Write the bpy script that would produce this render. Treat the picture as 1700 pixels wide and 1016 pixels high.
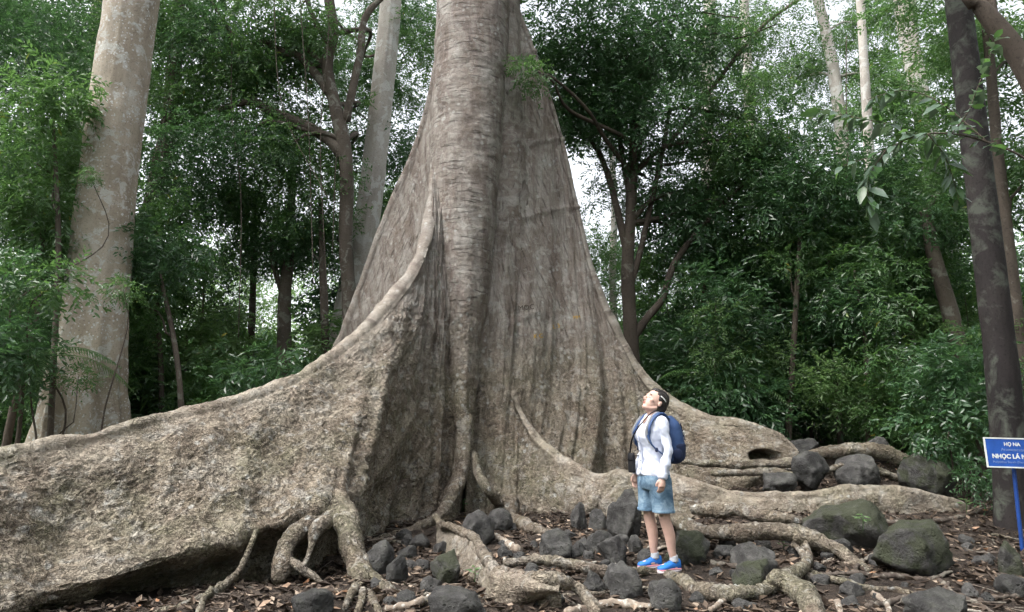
import bpy, math, random
import numpy as np
from mathutils import Vector, Matrix, Euler

for _o in list(bpy.data.objects):
    bpy.data.objects.remove(_o)
SC = bpy.context.scene
COL = SC.collection
R = math.radians

# ------------------------------------------------------------------ camera
CAM_H = 1.40
PITCH = R(9.4)
FPX = 1133.0                                   # focal length in pixels of the 1700 px wide photograph
cam = bpy.data.cameras.new('camera')
cam.sensor_width = 36.0
cam.lens = 36.0 * FPX / 1700.0
cam.clip_start = 0.05
cam.clip_end = 2000.0
cam_ob = bpy.data.objects.new('camera', cam)
COL.objects.link(cam_ob)
cam_ob.location = (0, 0, CAM_H)
cam_ob.rotation_euler = (R(90) + PITCH, 0, 0)
SC.camera = cam_ob

# ------------------------------------------------------------------ light: bright overcast sky over a forest gap
SUN_EL, SUN_AZ = R(60), R(-112)                 # azimuth measured from +Y towards +X
world = bpy.data.worlds.new('World')
SC.world = world
world.use_nodes = True
wn = world.node_tree.nodes
wl = world.node_tree.links
wn.clear()
w_out = wn.new('ShaderNodeOutputWorld')
w_bg = wn.new('ShaderNodeBackground')
w_sky = wn.new('ShaderNodeTexSky')
w_sky.sky_type = 'NISHITA'
w_sky.sun_disc = False
w_sky.sun_elevation = SUN_EL
w_sky.sun_rotation = SUN_AZ
w_sky.air_density = 1.0
w_sky.dust_density = 4.0
w_sky.ozone_density = 1.0
w_hs = wn.new('ShaderNodeHueSaturation')       # cloud cover greys the blue out
w_hs.inputs['Saturation'].default_value = 0.22
w_bg.inputs['Strength'].default_value = 0.14
wl.new(w_sky.outputs['Color'], w_hs.inputs['Color'])
wl.new(w_hs.outputs['Color'], w_bg.inputs['Color'])
wl.new(w_bg.outputs['Background'], w_out.inputs['Surface'])

sun = bpy.data.lights.new('sun', 'SUN')
sun.energy = 1.3
sun.angle = R(42)
sun.color = (1.0, 0.96, 0.90)
sun_ob = bpy.data.objects.new('sun', sun)
COL.objects.link(sun_ob)
_sd = Vector((math.sin(SUN_AZ) * math.cos(SUN_EL), math.cos(SUN_AZ) * math.cos(SUN_EL), math.sin(SUN_EL)))
sun_ob.rotation_euler = (-_sd).to_track_quat('-Z', 'Y').to_euler()

SC.view_settings.view_transform = 'Standard'
SC.view_settings.look = 'None'
SC.view_settings.gamma = 1.0
SC.view_settings.use_curve_mapping = False
SC.view_settings.exposure = 1.68
SC.render.engine = 'CYCLES'
SC.cycles.use_denoising = True
SC.cycles.use_adaptive_sampling = True
SC.cycles.adaptive_threshold = 0.035
SC.cycles.adaptive_min_samples = 16
SC.cycles.max_bounces = 4
SC.cycles.diffuse_bounces = 3
SC.cycles.glossy_bounces = 2
SC.cycles.transmission_bounces = 4
SC.cycles.sample_clamp_indirect = 6.0

# ------------------------------------------------------------------ measuring helpers
CP, SP = math.cos(PITCH), math.sin(PITCH)


def P(px, py, Y):
    """point of the place that the photograph shows at pixel px, py, at Y metres ahead of the photographer"""
    a = (px - 850.0) / FPX
    b = (508.0 - py) / FPX
    dy = CP - b * SP
    k = Y / dy
    return np.array((a * k, Y, CAM_H + k * (b * CP + SP)))


def sstep(a, b, x):
    t = np.clip((np.asarray(x, float) - a) / (b - a), 0, 1)
    return t * t * (3 - 2 * t)


# ------------------------------------------------------------------ vectorised noise
def _hash(ix, iy, iz, seed):
    h = (ix * 374761393 + iy * 668265263 + iz * 2147483647 + seed * 144665) & 0xffffffff
    h = ((h ^ (h >> 13)) * 1274126177) & 0xffffffff
    h = ((h ^ (h >> 16)) * 2246822519) & 0xffffffff
    h = h ^ (h >> 15)
    return (h & 0xffffff).astype(np.float64) / float(0xffffff)


def vnoise(p, seed=0):
    p = np.asarray(p, float)
    i = np.floor(p).astype(np.int64)
    f = p - i
    u = f * f * f * (f * (f * 6 - 15) + 10)
    ix, iy, iz = i[:, 0], i[:, 1], i[:, 2]
    c = [[[_hash(ix + dx, iy + dy, iz + dz, seed) for dz in (0, 1)] for dy in (0, 1)] for dx in (0, 1)]
    ux, uy, uz = u[:, 0], u[:, 1], u[:, 2]
    x0 = c[0][0][0] * (1 - ux) + c[1][0][0] * ux
    x1 = c[0][1][0] * (1 - ux) + c[1][1][0] * ux
    x2 = c[0][0][1] * (1 - ux) + c[1][0][1] * ux
    x3 = c[0][1][1] * (1 - ux) + c[1][1][1] * ux
    y0 = x0 * (1 - uy) + x1 * uy
    y1 = x2 * (1 - uy) + x3 * uy
    return (y0 * (1 - uz) + y1 * uz) * 2 - 1


def fbm(p, octaves=4, seed=0, gain=0.5, lac=2.03):
    p = np.asarray(p, float)
    s = np.zeros(len(p)); a = 1.0; t = 0.0
    for k in range(octaves):
        s += a * vnoise(p + 17.3 * k, seed + k * 31)
        t += a
        a *= gain
        p = p * lac
    return s / t


def worms(p, seed=0, k=3.0):
    """meandering ridges, like the curled bark plates of the giant tree"""
    n = fbm(p, 2, seed, 0.4)
    return 1 - np.abs(np.sin(n * math.pi * k))


# ------------------------------------------------------------------ ground shape
def gz(x, y):
    x = np.asarray(x, float); y = np.asarray(y, float)
    right = sstep(-0.5, 3.2, x)
    rise = np.clip(y - 7.0, 0, 7.0)
    z = rise * (0.022 + 0.088 * right)
    far = np.clip(y - 14.0, 0, 60.0)
    z = z + far * 0.012
    p = np.stack([x * 0.9, y * 0.9, np.zeros_like(x)], -1).reshape(-1, 3)
    n = fbm(p, 3, 5).reshape(x.shape)
    near = 1 - sstep(9, 20, np.abs(y)) * 0.3
    z = z + n * 0.075 * near
    # hollow under the left buttress
    z = z - 0.10 * np.exp(-(((x + 2.5) / 1.0) ** 2 + ((y - 6.9) / 0.5) ** 2))
    return z


def gz1(x, y):
    return float(gz(np.array([x]), np.array([y]))[0])


def RG(px, py, dz=0.0):
    """where the view through px, py meets the ground raised by dz"""
    a = (px - 850.0) / FPX
    b = (508.0 - py) / FPX
    Ys = np.linspace(3.0, 40.0, 700)
    k = Ys / (CP - b * SP)
    h = CAM_H + k * (b * CP + SP) - gz(a * k, Ys) - dz
    neg = np.where(h < 0)[0]
    if len(neg) == 0:
        return P(px, py, 40.0)
    i = neg[0]
    if i == 0:
        return P(px, py, 3.0)
    t = h[i - 1] / (h[i - 1] - h[i])
    return P(px, py, Ys[i - 1] + t * (Ys[i] - Ys[i - 1]))


# ------------------------------------------------------------------ object helpers
def link(ob, parent=None):
    COL.objects.link(ob)
    if parent is not None:
        ob.parent = parent
    return ob


def tag(o, label=None, cat=None, group=None, kind=None):
    if label: o['label'] = label
    if cat: o['category'] = cat
    if group: o['group'] = group
    if kind: o['kind'] = kind
    return o


def empty(name, loc=(0, 0, 0), rz=0.0):
    o = bpy.data.objects.new(name, None)
    o.location = loc
    o.rotation_euler = (0, 0, rz)
    o.empty_display_size = 0.1
    COL.objects.link(o)
    return o


def mesh_np(name, V, F, mat=None, smooth=True, uv=None):
    """mesh from arrays; F is an (n,3) or (n,4) array, or a list of such arrays"""
    V = np.asarray(V, np.float32).reshape(-1, 3)
    Fs = F if isinstance(F, list) else [F]
    Fs = [np.asarray(f, np.int32) for f in Fs if len(f)]
    me = bpy.data.meshes.new(name)
    me.vertices.add(len(V))
    me.vertices.foreach_set('co', V.ravel())
    tot = sum(len(f) for f in Fs)
    loops = np.concatenate([f.ravel() for f in Fs])
    sizes = np.concatenate([np.full(len(f), f.shape[1], np.int32) for f in Fs])
    starts = np.concatenate([[0], np.cumsum(sizes)[:-1]]).astype(np.int32)
    me.loops.add(len(loops))
    me.loops.foreach_set('vertex_index', loops)
    me.polygons.add(tot)
    me.polygons.foreach_set('loop_start', starts)
    me.polygons.foreach_set('loop_total', sizes)
    me.polygons.foreach_set('use_smooth', np.full(tot, bool(smooth)))
    if uv is not None:
        at = me.attributes.new('bark', 'FLOAT_VECTOR', 'POINT')
        at.data.foreach_set('vector', np.asarray(uv, np.float32).ravel())
    me.update(calc_edges=True)
    if mat is not None:
        me.materials.append(mat)
    return me


def mob(name, me, parent=None, loc=None):
    o = bpy.data.objects.new(name, me)
    if loc is not None:
        o.location = loc
    return link(o, parent)


def catmull(pts, n):
    """n points along a smooth curve through pts (any dimension), even in arc length"""
    p = np.asarray(pts, float)
    if len(p) < 3:
        t = np.linspace(0, 1, n)[:, None]
        return p[0] * (1 - t) + p[-1] * t
    q = np.vstack([2 * p[0] - p[1], p, 2 * p[-1] - p[-2]])
    out = []
    m = 14
    for i in range(1, len(q) - 2):
        p0, p1, p2, p3 = q[i - 1], q[i], q[i + 1], q[i + 2]
        for t in np.linspace(0, 1, m, endpoint=False):
            out.append(0.5 * (2 * p1 + (p2 - p0) * t + (2 * p0 - 5 * p1 + 4 * p2 - p3) * t * t
                              + (3 * p1 - p0 - 3 * p2 + p3) * t ** 3))
    out.append(p[-1])
    out = np.array(out)
    d = np.concatenate([[0], np.cumsum(np.linalg.norm(np.diff(out[:, :3], axis=0), axis=1))])
    s = np.linspace(0, d[-1], n)
    return np.stack([np.interp(s, d, out[:, k]) for k in range(out.shape[1])], -1)


def grid_faces(nu, nv, wrap_v=False):
    iu = np.arange(nu - 1)[:, None]
    jv = np.arange(nv if wrap_v else nv - 1)[None, :]
    j2 = (jv + 1) % nv
    a = iu * nv + jv
    b = iu * nv + j2
    c = (iu + 1) * nv + j2
    d = (iu + 1) * nv + jv
    return np.stack([a, b, c, d], -1).reshape(-1, 4)


def grid_normals(G, wrap_v=False):
    du = np.gradient(G, axis=0)
    if wrap_v:
        dv = (np.roll(G, -1, 1) - np.roll(G, 1, 1)) * 0.5
    else:
        dv = np.gradient(G, axis=1)
    n = np.cross(dv, du)
    l = np.linalg.norm(n, axis=-1, keepdims=True)
    return n / np.maximum(l, 1e-9)


def tube_arrays(pts, nseg=10, step=0.06, rough=0.12, nscale=6.0, seed=0, squash=1.0, sub=None, close=True):
    """pts rows: x y z r ; returns V, quads, tri caps, uv"""
    p = np.asarray(pts, float)
    L = np.sum(np.linalg.norm(np.diff(p[:, :3], axis=0), axis=1))
    n = sub or max(4, int(L / step))
    c = catmull(p, n)
    C, rr = c[:, :3], np.maximum(c[:, 3], 0.002)
    T = np.gradient(C, axis=0)
    T /= np.maximum(np.linalg.norm(T, axis=1, keepdims=True), 1e-9)
    ref = np.array((0, 0, 1.0))
    if np.mean(np.abs(T[:, 2])) > 0.75:
        ref = np.array((0, -1.0, 0))
    S = np.cross(T, ref)
    S /= np.maximum(np.linalg.norm(S, axis=1, keepdims=True), 1e-9)
    U = np.cross(S, T)
    a = np.linspace(0, 2 * math.pi, nseg, endpoint=False)
    ca, sa = np.cos(a), np.sin(a)
    dirs = S[:, None, :] * ca[None, :, None] + U[:, None, :] * (sa * squash)[None, :, None]
    base = C[:, None, :] + dirs * rr[:, None, None]
    if rough > 0:
        q = (C[:, None, :] + dirs * np.maximum(rr, 0.05)[:, None, None]).reshape(-1, 3)
        nz = fbm(q * nscale, 3, seed).reshape(n, nseg)
        base = C[:, None, :] + dirs * (rr[:, None] * (1 + rough * 1.6 * nz))[:, :, None]
    V = base.reshape(-1, 3)
    arc = np.linspace(0, L, n)
    uv = np.stack([np.repeat(arc, nseg), np.tile(a, n) * np.repeat(rr, nseg), np.zeros(n * nseg)], -1)
    F = grid_faces(n, nseg, True)
    caps = []
    if close:
        V = np.vstack([V, C[:1] - T[:1] * rr[0] * 0.3, C[-1:] + T[-1:] * rr[-1] * 0.5])
        uv = np.vstack([uv, [[0, 0, 0]], [[L, 0, 0]]])
        i0, i1 = n * nseg, n * nseg + 1
        for k in range(nseg):
            k2 = (k + 1) % nseg
            caps.append((i0, k2, k))
            caps.append((i1, (n - 1) * nseg + k, (n - 1) * nseg + k2))
    return V, F, np.array(caps, np.int32).reshape(-1, 3), uv


def join_arrays(items):
    """items: list of (V, [faces...], uv or None)"""
    Vs, Q, Tt, U = [], [], [], []
    off = 0
    for V, fs, uv in items:
        Vs.append(V)
        U.append(uv if uv is not None else np.zeros((len(V), 3)))
        for f in fs:
            f = np.asarray(f)
            if len(f):
                (Q if f.shape[1] == 4 else Tt).append(f + off)
        off += len(V)
    F = []
    if Q: F.append(np.vstack(Q))
    if Tt: F.append(np.vstack(Tt))
    return np.vstack(Vs), F, np.vstack(U)


def tube_mesh(name, pts, mat, **kw):
    V, F, C, uv = tube_arrays(pts, **kw)
    return mesh_np(name, V, [F, C], mat, True, uv)


# ------------------------------------------------------------------ materials (node-based)
class NT:
    def __init__(s, name):
        s.m = bpy.data.materials.new(name)
        s.m.use_nodes = True
        s.t = s.m.node_tree
        s.t.nodes.clear()
        s.out = s.n('ShaderNodeOutputMaterial')

    def n(s, kind, **kw):
        o = s.t.nodes.new(kind)
        for k, v in kw.items():
            if k in o.inputs:
                o.inputs[k].default_value = v
            else:
                setattr(o, k, v)
        return o

    def l(s, a, b):
        s.t.links.new(a, b)

    def coord(s, which='Object', scale=(1, 1, 1), attr=None):
        if attr:
            c = s.n('ShaderNodeAttribute', attribute_name=attr).outputs['Vector']
        else:
            c = s.n('ShaderNodeTexCoord').outputs[which]
        mp = s.n('ShaderNodeMapping')
        mp.inputs['Scale'].default_value = scale
        s.l(c, mp.inputs['Vector'])
        return mp.outputs['Vector']

    def noise(s, vec, scale, detail=4, rough=0.55, dist=0.0):
        o = s.n('ShaderNodeTexNoise')
        o.inputs['Scale'].default_value = scale
        o.inputs['Detail'].default_value = detail
        o.inputs['Roughness'].default_value = rough
        o.inputs['Distortion'].default_value = dist
        s.l(vec, o.inputs['Vector'])
        return o.outputs['Fac']

    def voro(s, vec, scale, feature='F1', out='Distance', rnd=1.0):
        o = s.n('ShaderNodeTexVoronoi', feature=feature)
        o.inputs['Scale'].default_value = scale
        o.inputs['Randomness'].default_value = rnd
        s.l(vec, o.inputs['Vector'])
        return o.outputs[out]

    def ramp(s, fac, stops, interp='LINEAR'):
        o = s.n('ShaderNodeValToRGB')
        cr = o.color_ramp
        cr.interpolation = interp
        while len(cr.elements) < len(stops):
            cr.elements.new(0.5)
        for e, (p, c) in zip(cr.elements, stops):
            e.position = p
            if not isinstance(c, (tuple, list)):
                c = (c, c, c)
            e.color = (*c[:3], 1)
        s.l(fac, o.inputs['Fac'])
        return o.outputs['Color']

    def mix(s, fac, a, b, mode='MIX'):
        o = s.n('ShaderNodeMix', data_type='RGBA', blend_type=mode)
        for sock, v in ((o.inputs[0], fac), (o.inputs[6], a), (o.inputs[7], b)):
            if isinstance(v, bpy.types.NodeSocket):
                s.l(v, sock)
            elif isinstance(v, (tuple, list)):
                sock.default_value = (*v[:3], 1)
            else:
                sock.default_value = v
        return o.outputs[2]

    def math(s, op, a, b=0.0, c=0.0):
        o = s.n('ShaderNodeMath', operation=op)
        for sock, v in zip(o.inputs, (a, b, c)):
            if isinstance(v, bpy.types.NodeSocket):
                s.l(v, sock)
            else:
                sock.default_value = v
        return o.outputs[0]

    def bump(s, h, strength=0.5, dist=0.02, normal=None):
        o = s.n('ShaderNodeBump')
        o.inputs['Strength'].default_value = strength
        o.inputs['Distance'].default_value = dist
        s.l(h, o.inputs['Height'])
        if normal is not None:
            s.l(normal, o.inputs['Normal'])
        return o.outputs['Normal']

    def bsdf(s, color, rough=0.8, normal=None, spec=0.3, metallic=0.0):
        o = s.n('ShaderNodeBsdfPrincipled')
        for sock, v in ((o.inputs['Base Color'], color), (o.inputs['Roughness'], rough), (o.inputs['Metallic'], metallic)):
            if isinstance(v, bpy.types.NodeSocket):
                s.l(v, sock)
            elif isinstance(v, (tuple, list)):
                sock.default_value = (*v[:3], 1)
            else:
                sock.default_value = v
        o.inputs['Specular IOR Level'].default_value = spec
        if normal is not None:
            s.l(normal, o.inputs['Normal'])
        return o

    def done(s, sh):
        s.l(sh.outputs[0] if hasattr(sh, 'outputs') else sh, s.out.inputs['Surface'])
        return s.m


M = {}


def make_giant_bark(name, root=0.0):
    t = NT(name)
    obj = t.coord('Object')
    sep = t.n('ShaderNodeSeparateXYZ'); t.l(obj, sep.inputs[0])
    zr = t.n('ShaderNodeMapRange'); zr.interpolation_type = 'SMOOTHSTEP'
    zr.inputs['From Min'].default_value = 1.8; zr.inputs['From Max'].default_value = 4.2
    t.l(t.math('ADD', sep.outputs['Z'], t.math('MULTIPLY', t.noise(obj, 0.9, 3), 1.2)), zr.inputs['Value'])
    zf = zr.outputs['Result']
    low = t.math('SUBTRACT', 1.0, zf)
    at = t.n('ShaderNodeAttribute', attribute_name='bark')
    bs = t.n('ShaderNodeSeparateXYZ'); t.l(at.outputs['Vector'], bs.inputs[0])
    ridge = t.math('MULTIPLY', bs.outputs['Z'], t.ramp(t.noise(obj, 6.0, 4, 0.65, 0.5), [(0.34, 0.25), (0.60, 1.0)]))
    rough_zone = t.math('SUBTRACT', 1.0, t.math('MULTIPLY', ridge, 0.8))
    # ---- colour: warm mottled plates below, greyer streaked bark above
    big = t.noise(obj, 1.5, 5, 0.68, 0.5)
    base = t.ramp(big, [(0.33, (0.110, 0.084, 0.060)), (0.44, (0.200, 0.160, 0.118)), (0.53, (0.280, 0.234, 0.178)), (0.64, (0.350, 0.308, 0.246))])
    streak = t.noise(t.coord(attr='bark', scale=(2.0, 0.50, 0.0)), 1.5, 5, 0.68, 0.9)
    upcol = t.ramp(streak, [(0.34, (0.120, 0.096, 0.090)), (0.45, (0.205, 0.172, 0.156)), (0.54, (0.275, 0.248, 0.226)), (0.66, (0.350, 0.328, 0.305))])
    col = t.mix(t.math('MULTIPLY', zf, 0.85), base, upcol)
    bl = t.ramp(t.noise(obj, 3.4, 5, 0.7, 0.6), [(0.42, 1), (0.52, 0)])
    col = t.mix(t.math('MULTIPLY', bl, 0.40), col, (0.135, 0.105, 0.082))
    wb = t.ramp(t.noise(t.coord(attr='bark', scale=(0.5, 1.9, 0.0)), 1.2, 5, 0.65, 0.7), [(0.40, 1), (0.55, 0)])
    col = t.mix(t.math('MULTIPLY', t.math('MULTIPLY', wb, low), 0.48), col, (0.105, 0.088, 0.066))
    if root:
        g = t.ramp(t.noise(obj, 3.1, 4, 0.6, 0.3), [(0.42, 0), (0.60, 1)])
        col = t.mix(t.math('MULTIPLY', g, 0.7), col, (0.17, 0.145, 0.12))
    mo = t.ramp(t.noise(obj, 1.1, 4, 0.68, 0.4), [(0.47, 0), (0.62, 1)])
    col = t.mix(t.math('MULTIPLY', low, t.math('MULTIPLY', mo, 0.45)), col, (0.145, 0.150, 0.086))
    rs = t.ramp(t.noise(t.coord(attr='bark', scale=(1.7, 0.7, 0)), 1.1, 4, 0.6, 0.6), [(0.52, 0), (0.66, 1)])
    col = t.mix(t.math('MULTIPLY', rs, 0.28), col, (0.175, 0.122, 0.094))
    # lichen: soft grey patches, small pale flecks, white spots
    gp = t.ramp(t.noise(obj, 5.0, 5, 0.7, 0.5), [(0.53, 0), (0.61, 1)])
    col = t.mix(t.math('MULTIPLY', gp, 0.50), col, (0.400, 0.385, 0.350))
    fl = t.ramp(t.noise(obj, 15, 4, 0.7, 1.1), [(0.53, 0), (0.58, 1)])
    col = t.mix(t.math('MULTIPLY', fl, t.math('MULTIPLY_ADD', low, 0.22, 0.12)), col, (0.500, 0.440, 0.350))
    wl_ = t.ramp(t.voro(obj, 7.0, 'F1'), [(0.15, 1), (0.27, 0)])
    wm = t.ramp(t.noise(obj, 2.1, 3), [(0.51, 0), (0.57, 1)])
    col = t.mix(t.math('MULTIPLY', t.math('MULTIPLY', wl_, wm), 0.50 + 0.3 * root), col, (0.500, 0.505, 0.480))
    # dark pits and cracks between the plates, at two sizes
    pit1 = t.ramp(t.noise(t.coord('Object', (1, 1, 1.5)), 13, 4, 0.68, 1.6), [(0.36, 1), (0.43, 0)])
    pit2 = t.ramp(t.noise(obj, 34, 3, 0.7, 1.2), [(0.39, 1), (0.47, 0)])
    pa = t.math('MULTIPLY', t.math('MULTIPLY_ADD', low, 0.54, 0.18), rough_zone)
    col = t.mix(t.math('MULTIPLY', pit1, pa), col, (0.052, 0.040, 0.031))
    col = t.mix(t.math('MULTIPLY', pit2, t.math('MULTIPLY', pa, 0.75)), col, (0.070, 0.054, 0.042))
    lent_c = t.coord(attr='bark', scale=(2.0, 17.0, 0.0))
    lent = t.ramp(t.noise(lent_c, 1.25, 4, 0.62, 0.35), [(0.36, 1), (0.415, 0)])
    lf = t.math('MULTIPLY', lent, zf)
    col = t.mix(t.math('MULTIPLY', lf, 0.55), col, (0.070, 0.056, 0.050))
    col = t.mix(t.math('MULTIPLY', ridge, 0.30), col, (0.400, 0.355, 0.295))  # ridge tops paler: cleaner bark, plus light from above painted in
    # ---- relief
    rings = t.math('PINGPONG', t.math('MULTIPLY', t.noise(obj, 9, 2, 0.5, 2.0), 6.0), 1.0)
    rz = t.math('MULTIPLY', t.math('MULTIPLY_ADD', low, 0.50, 0.10), rough_zone)
    h = t.math('ADD', t.math('MULTIPLY', rings, rz), t.math('MULTIPLY', t.noise(obj, 38, 4, 0.7, 0.5), 0.7))
    h = t.math('ADD', h, t.math('MULTIPLY', t.math('SUBTRACT', 1.0, pit1), t.math('MULTIPLY', pa, 1.3)))
    h = t.math('SUBTRACT', h, t.math('MULTIPLY', pit2, t.math('MULTIPLY', pa, 0.7)))
    h = t.math('SUBTRACT', h, t.math('MULTIPLY', lf, 0.8))
    nrm = t.bump(h, 1.0, 0.026)
    M[name] = t.done(t.bsdf(col, 0.78, nrm, 0.3))


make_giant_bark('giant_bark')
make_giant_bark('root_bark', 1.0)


def simple_bark(name, cols, patch=None, patch_scale=2.5, patch_rng=(0.52, 0.56), patch2=None, bump=0.012, vscale=14, rough=0.85):
    t = NT(name)
    obj = t.coord('Object')
    n1 = t.noise(t.coord('Object', (1, 1, 0.35)), 2.2, 5, 0.6, 0.4)
    k = len(cols)
    col = t.ramp(n1, [(0.30 + 0.42 * i / max(1, k - 1), c) for i, c in enumerate(cols)])
    if patch:
        f = t.ramp(t.noise(obj, patch_scale, 5, 0.62, 0.5), [(patch_rng[0], 0), (patch_rng[1], 1)])
        col = t.mix(t.math('MULTIPLY', f, 0.9), col, patch)
    if patch2:
        f = t.ramp(t.voro(obj, patch_scale * 3.2, 'SMOOTH_F1'), [(0.18, 1), (0.27, 0)])
        g = t.ramp(t.noise(obj, 1.7, 3), [(0.42, 0), (0.52, 1)])
        col = t.mix(t.math('MULTIPLY', t.math('MULTIPLY', f, g), 0.85), col, patch2)
    dk = t.ramp(t.noise(obj, 30, 5, 0.7, 0.6), [(0.36, 1), (0.46, 0)])
    col = t.mix(t.math('MULTIPLY', dk, 0.45), col, tuple(c * 0.35 for c in cols[0]))
    h = t.math('ADD', t.noise(t.coord('Object', (1, 1, 0.3)), vscale, 5, 0.65, 0.5), t.math('MULTIPLY', t.noise(obj, 55, 4, 0.7), 0.4))
    M[name] = t.done(t.bsdf(col, rough, t.bump(h, 0.9, bump), 0.25))


simple_bark('bark_pale', [(0.215, 0.180, 0.140), (0.300, 0.255, 0.200), (0.36, 0.315, 0.255), (0.38, 0.350, 0.30)],
            patch=(0.43, 0.42, 0.385), patch_scale=5.5, patch_rng=(0.53, 0.60), patch2=(0.55, 0.56, 0.55), bump=0.010)
simple_bark('bark_grey', [(0.30, 0.27, 0.24), (0.40, 0.37, 0.33), (0.46, 0.43, 0.39)], patch=(0.50, 0.49, 0.46), patch_scale=3.0, bump=0.01)
simple_bark('bark_dark', [(0.045, 0.036, 0.030), (0.085, 0.068, 0.055), (0.13, 0.105, 0.085)], patch=(0.17, 0.16, 0.13), patch_scale=4.0, patch_rng=(0.58, 0.66), bump=0.015)
simple_bark('bark_brown', [(0.055, 0.045, 0.036), (0.098, 0.080, 0.064), (0.145, 0.122, 0.100)], patch=(0.19, 0.185, 0.155), patch_scale=4.0, patch_rng=(0.55, 0.62), bump=0.012)
simple_bark('bark_mottled', [(0.014, 0.012, 0.012), (0.025, 0.021, 0.021), (0.036, 0.031, 0.029)], patch=(0.075, 0.082, 0.068), patch_scale=3.8, patch_rng=(0.50, 0.64), bump=0.012)
simple_bark('bark_root', [(0.15, 0.115, 0.090), (0.24, 0.195, 0.155), (0.30, 0.26, 0.215)], patch=(0.42, 0.40, 0.35), patch_scale=9.0, patch_rng=(0.55, 0.62), patch2=(0.44, 0.43, 0.40), bump=0.02, vscale=22)
simple_bark('bark_root_dark', [(0.05, 0.040, 0.034), (0.085, 0.068, 0.056), (0.12, 0.10, 0.085)], patch=(0.17, 0.155, 0.13), patch_scale=9.0, bump=0.018, vscale=22)


def leaf_mat(name, c0, c1, c2, trans=(0.10, 0.20, 0.03), tr=0.35, rough=0.38, spec=0.5, yellow=0.0):
    t = NT(name)
    g = t.n('ShaderNodeNewGeometry')
    rnd = g.outputs['Random Per Island']
    stops = [(0.0, c0), (0.55, c1), (0.92, c2)]
    if yellow:
        stops += [(0.985, c2), (1.0, (0.30, 0.24, 0.03))]
    col = t.ramp(rnd, stops)
    pos = t.noise(t.coord('Object'), 0.8, 2)
    col = t.mix(t.ramp(pos, [(0.40, 0.0), (0.62, 0.5)]), col, c0)
    b = t.bsdf(col, rough, None, spec)
    tl = t.n('ShaderNodeBsdfTranslucent')
    t.l(t.mix(0.55, col, trans), tl.inputs['Color'])
    mx = t.n('ShaderNodeMixShader')
    mx.inputs[0].default_value = tr
    t.l(b.outputs[0], mx.inputs[1]); t.l(tl.outputs[0], mx.inputs[2])
    M[name] = t.done(mx)


leaf_mat('leaf_dark', (0.032, 0.072, 0.036), (0.054, 0.120, 0.052), (0.090, 0.170, 0.080), (0.11, 0.25, 0.06), 0.42, 0.28, 0.65)
leaf_mat('leaf_mid', (0.048, 0.100, 0.040), (0.078, 0.158, 0.058), (0.118, 0.210, 0.086), (0.15, 0.30, 0.06), 0.48, 0.30, 0.6, yellow=1)
leaf_mat('leaf_light', (0.078, 0.138, 0.052), (0.110, 0.195, 0.074), (0.160, 0.245, 0.106), (0.20, 0.35, 0.09), 0.52, 0.34, 0.5)
leaf_mat('leaf_grey', (0.09, 0.14, 0.10), (0.14, 0.20, 0.15), (0.20, 0.27, 0.21), (0.12, 0.19, 0.06), 0.28, 0.30, 0.55)


def soil_mat():
    t = NT('soil')
    o = t.coord('Object')
    n = t.noise(o, 3.0, 6, 0.65, 0.3)
    col = t.ramp(n, [(0.30, (0.018, 0.014, 0.012)), (0.5, (0.036, 0.028, 0.023)), (0.68, (0.062, 0.048, 0.038))])
    fl = t.ramp(t.noise(o, 48, 4, 0.7, 0.7), [(0.57, 0), (0.62, 1)])
    col = t.mix(t.math('MULTIPLY', fl, 0.6), col, (0.13, 0.095, 0.07))
    h = t.math('ADD', t.noise(o, 14, 6, 0.7, 0.3), t.math('MULTIPLY', t.noise(o, 60, 4, 0.7), 0.5))
    M['soil'] = t.done(t.bsdf(col, 0.95, t.bump(h, 1.0, 0.05), 0.2))


soil_mat()


def rock_mat(name, moss):
    t = NT(name)
    o = t.coord('Object')
    n = t.noise(o, 5.0, 6, 0.65, 0.3)
    oi = t.n('ShaderNodeObjectInfo')
    col = t.ramp(n, [(0.32, (0.026, 0.025, 0.025)), (0.48, (0.052, 0.051, 0.050)), (0.66, (0.112, 0.110, 0.106))])
    col = t.mix(1.0, col, t.ramp(oi.outputs['Random'], [(0, (0.75, 0.75, 0.75)), (1, (1.35, 1.33, 1.32))]), 'MULTIPLY')
    pits = t.ramp(t.voro(o, 26, 'F1'), [(0.05, 1), (0.30, 0)])
    pm = t.ramp(t.noise(o, 7, 3), [(0.48, 0), (0.64, 1)])
    pm = t.math('MULTIPLY', pits, pm)
    col = t.mix(t.math('MULTIPLY', pm, 0.75), col, (0.010, 0.010, 0.010))
    sp = t.ramp(t.noise(o, 60, 4, 0.7), [(0.60, 0), (0.66, 1)])
    col = t.mix(t.math('MULTIPLY', sp, 0.35), col, (0.17, 0.165, 0.155))
    g = t.n('ShaderNodeNewGeometry')
    sep = t.n('ShaderNodeSeparateXYZ'); t.l(g.outputs['Normal'], sep.inputs[0])
    mn = t.noise(o, 3.2, 5, 0.7, 0.4)
    mf = t.ramp(t.math('ADD', mn, t.math('MULTIPLY', sep.outputs['Z'], 0.10)), [(0.53 - 0.10 * moss, 0), (0.66 - 0.10 * moss, 1)])
    col = t.mix(t.math('MULTIPLY', mf, 0.25 + 0.6 * moss), col, (0.034, 0.040, 0.020))
    h = t.math('ADD', t.noise(o, 11, 6, 0.75, 0.3), t.math('MULTIPLY', pm, -0.6))
    h = t.math('ADD', h, t.math('MULTIPLY', t.noise(o, 45, 4, 0.75), 0.5))
    M[name] = t.done(t.bsdf(col, 0.85, t.bump(h, 1.0, 0.034), 0.3))


rock_mat('rock', 0.0)
rock_mat('rock_mossy', 1.0)


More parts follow.
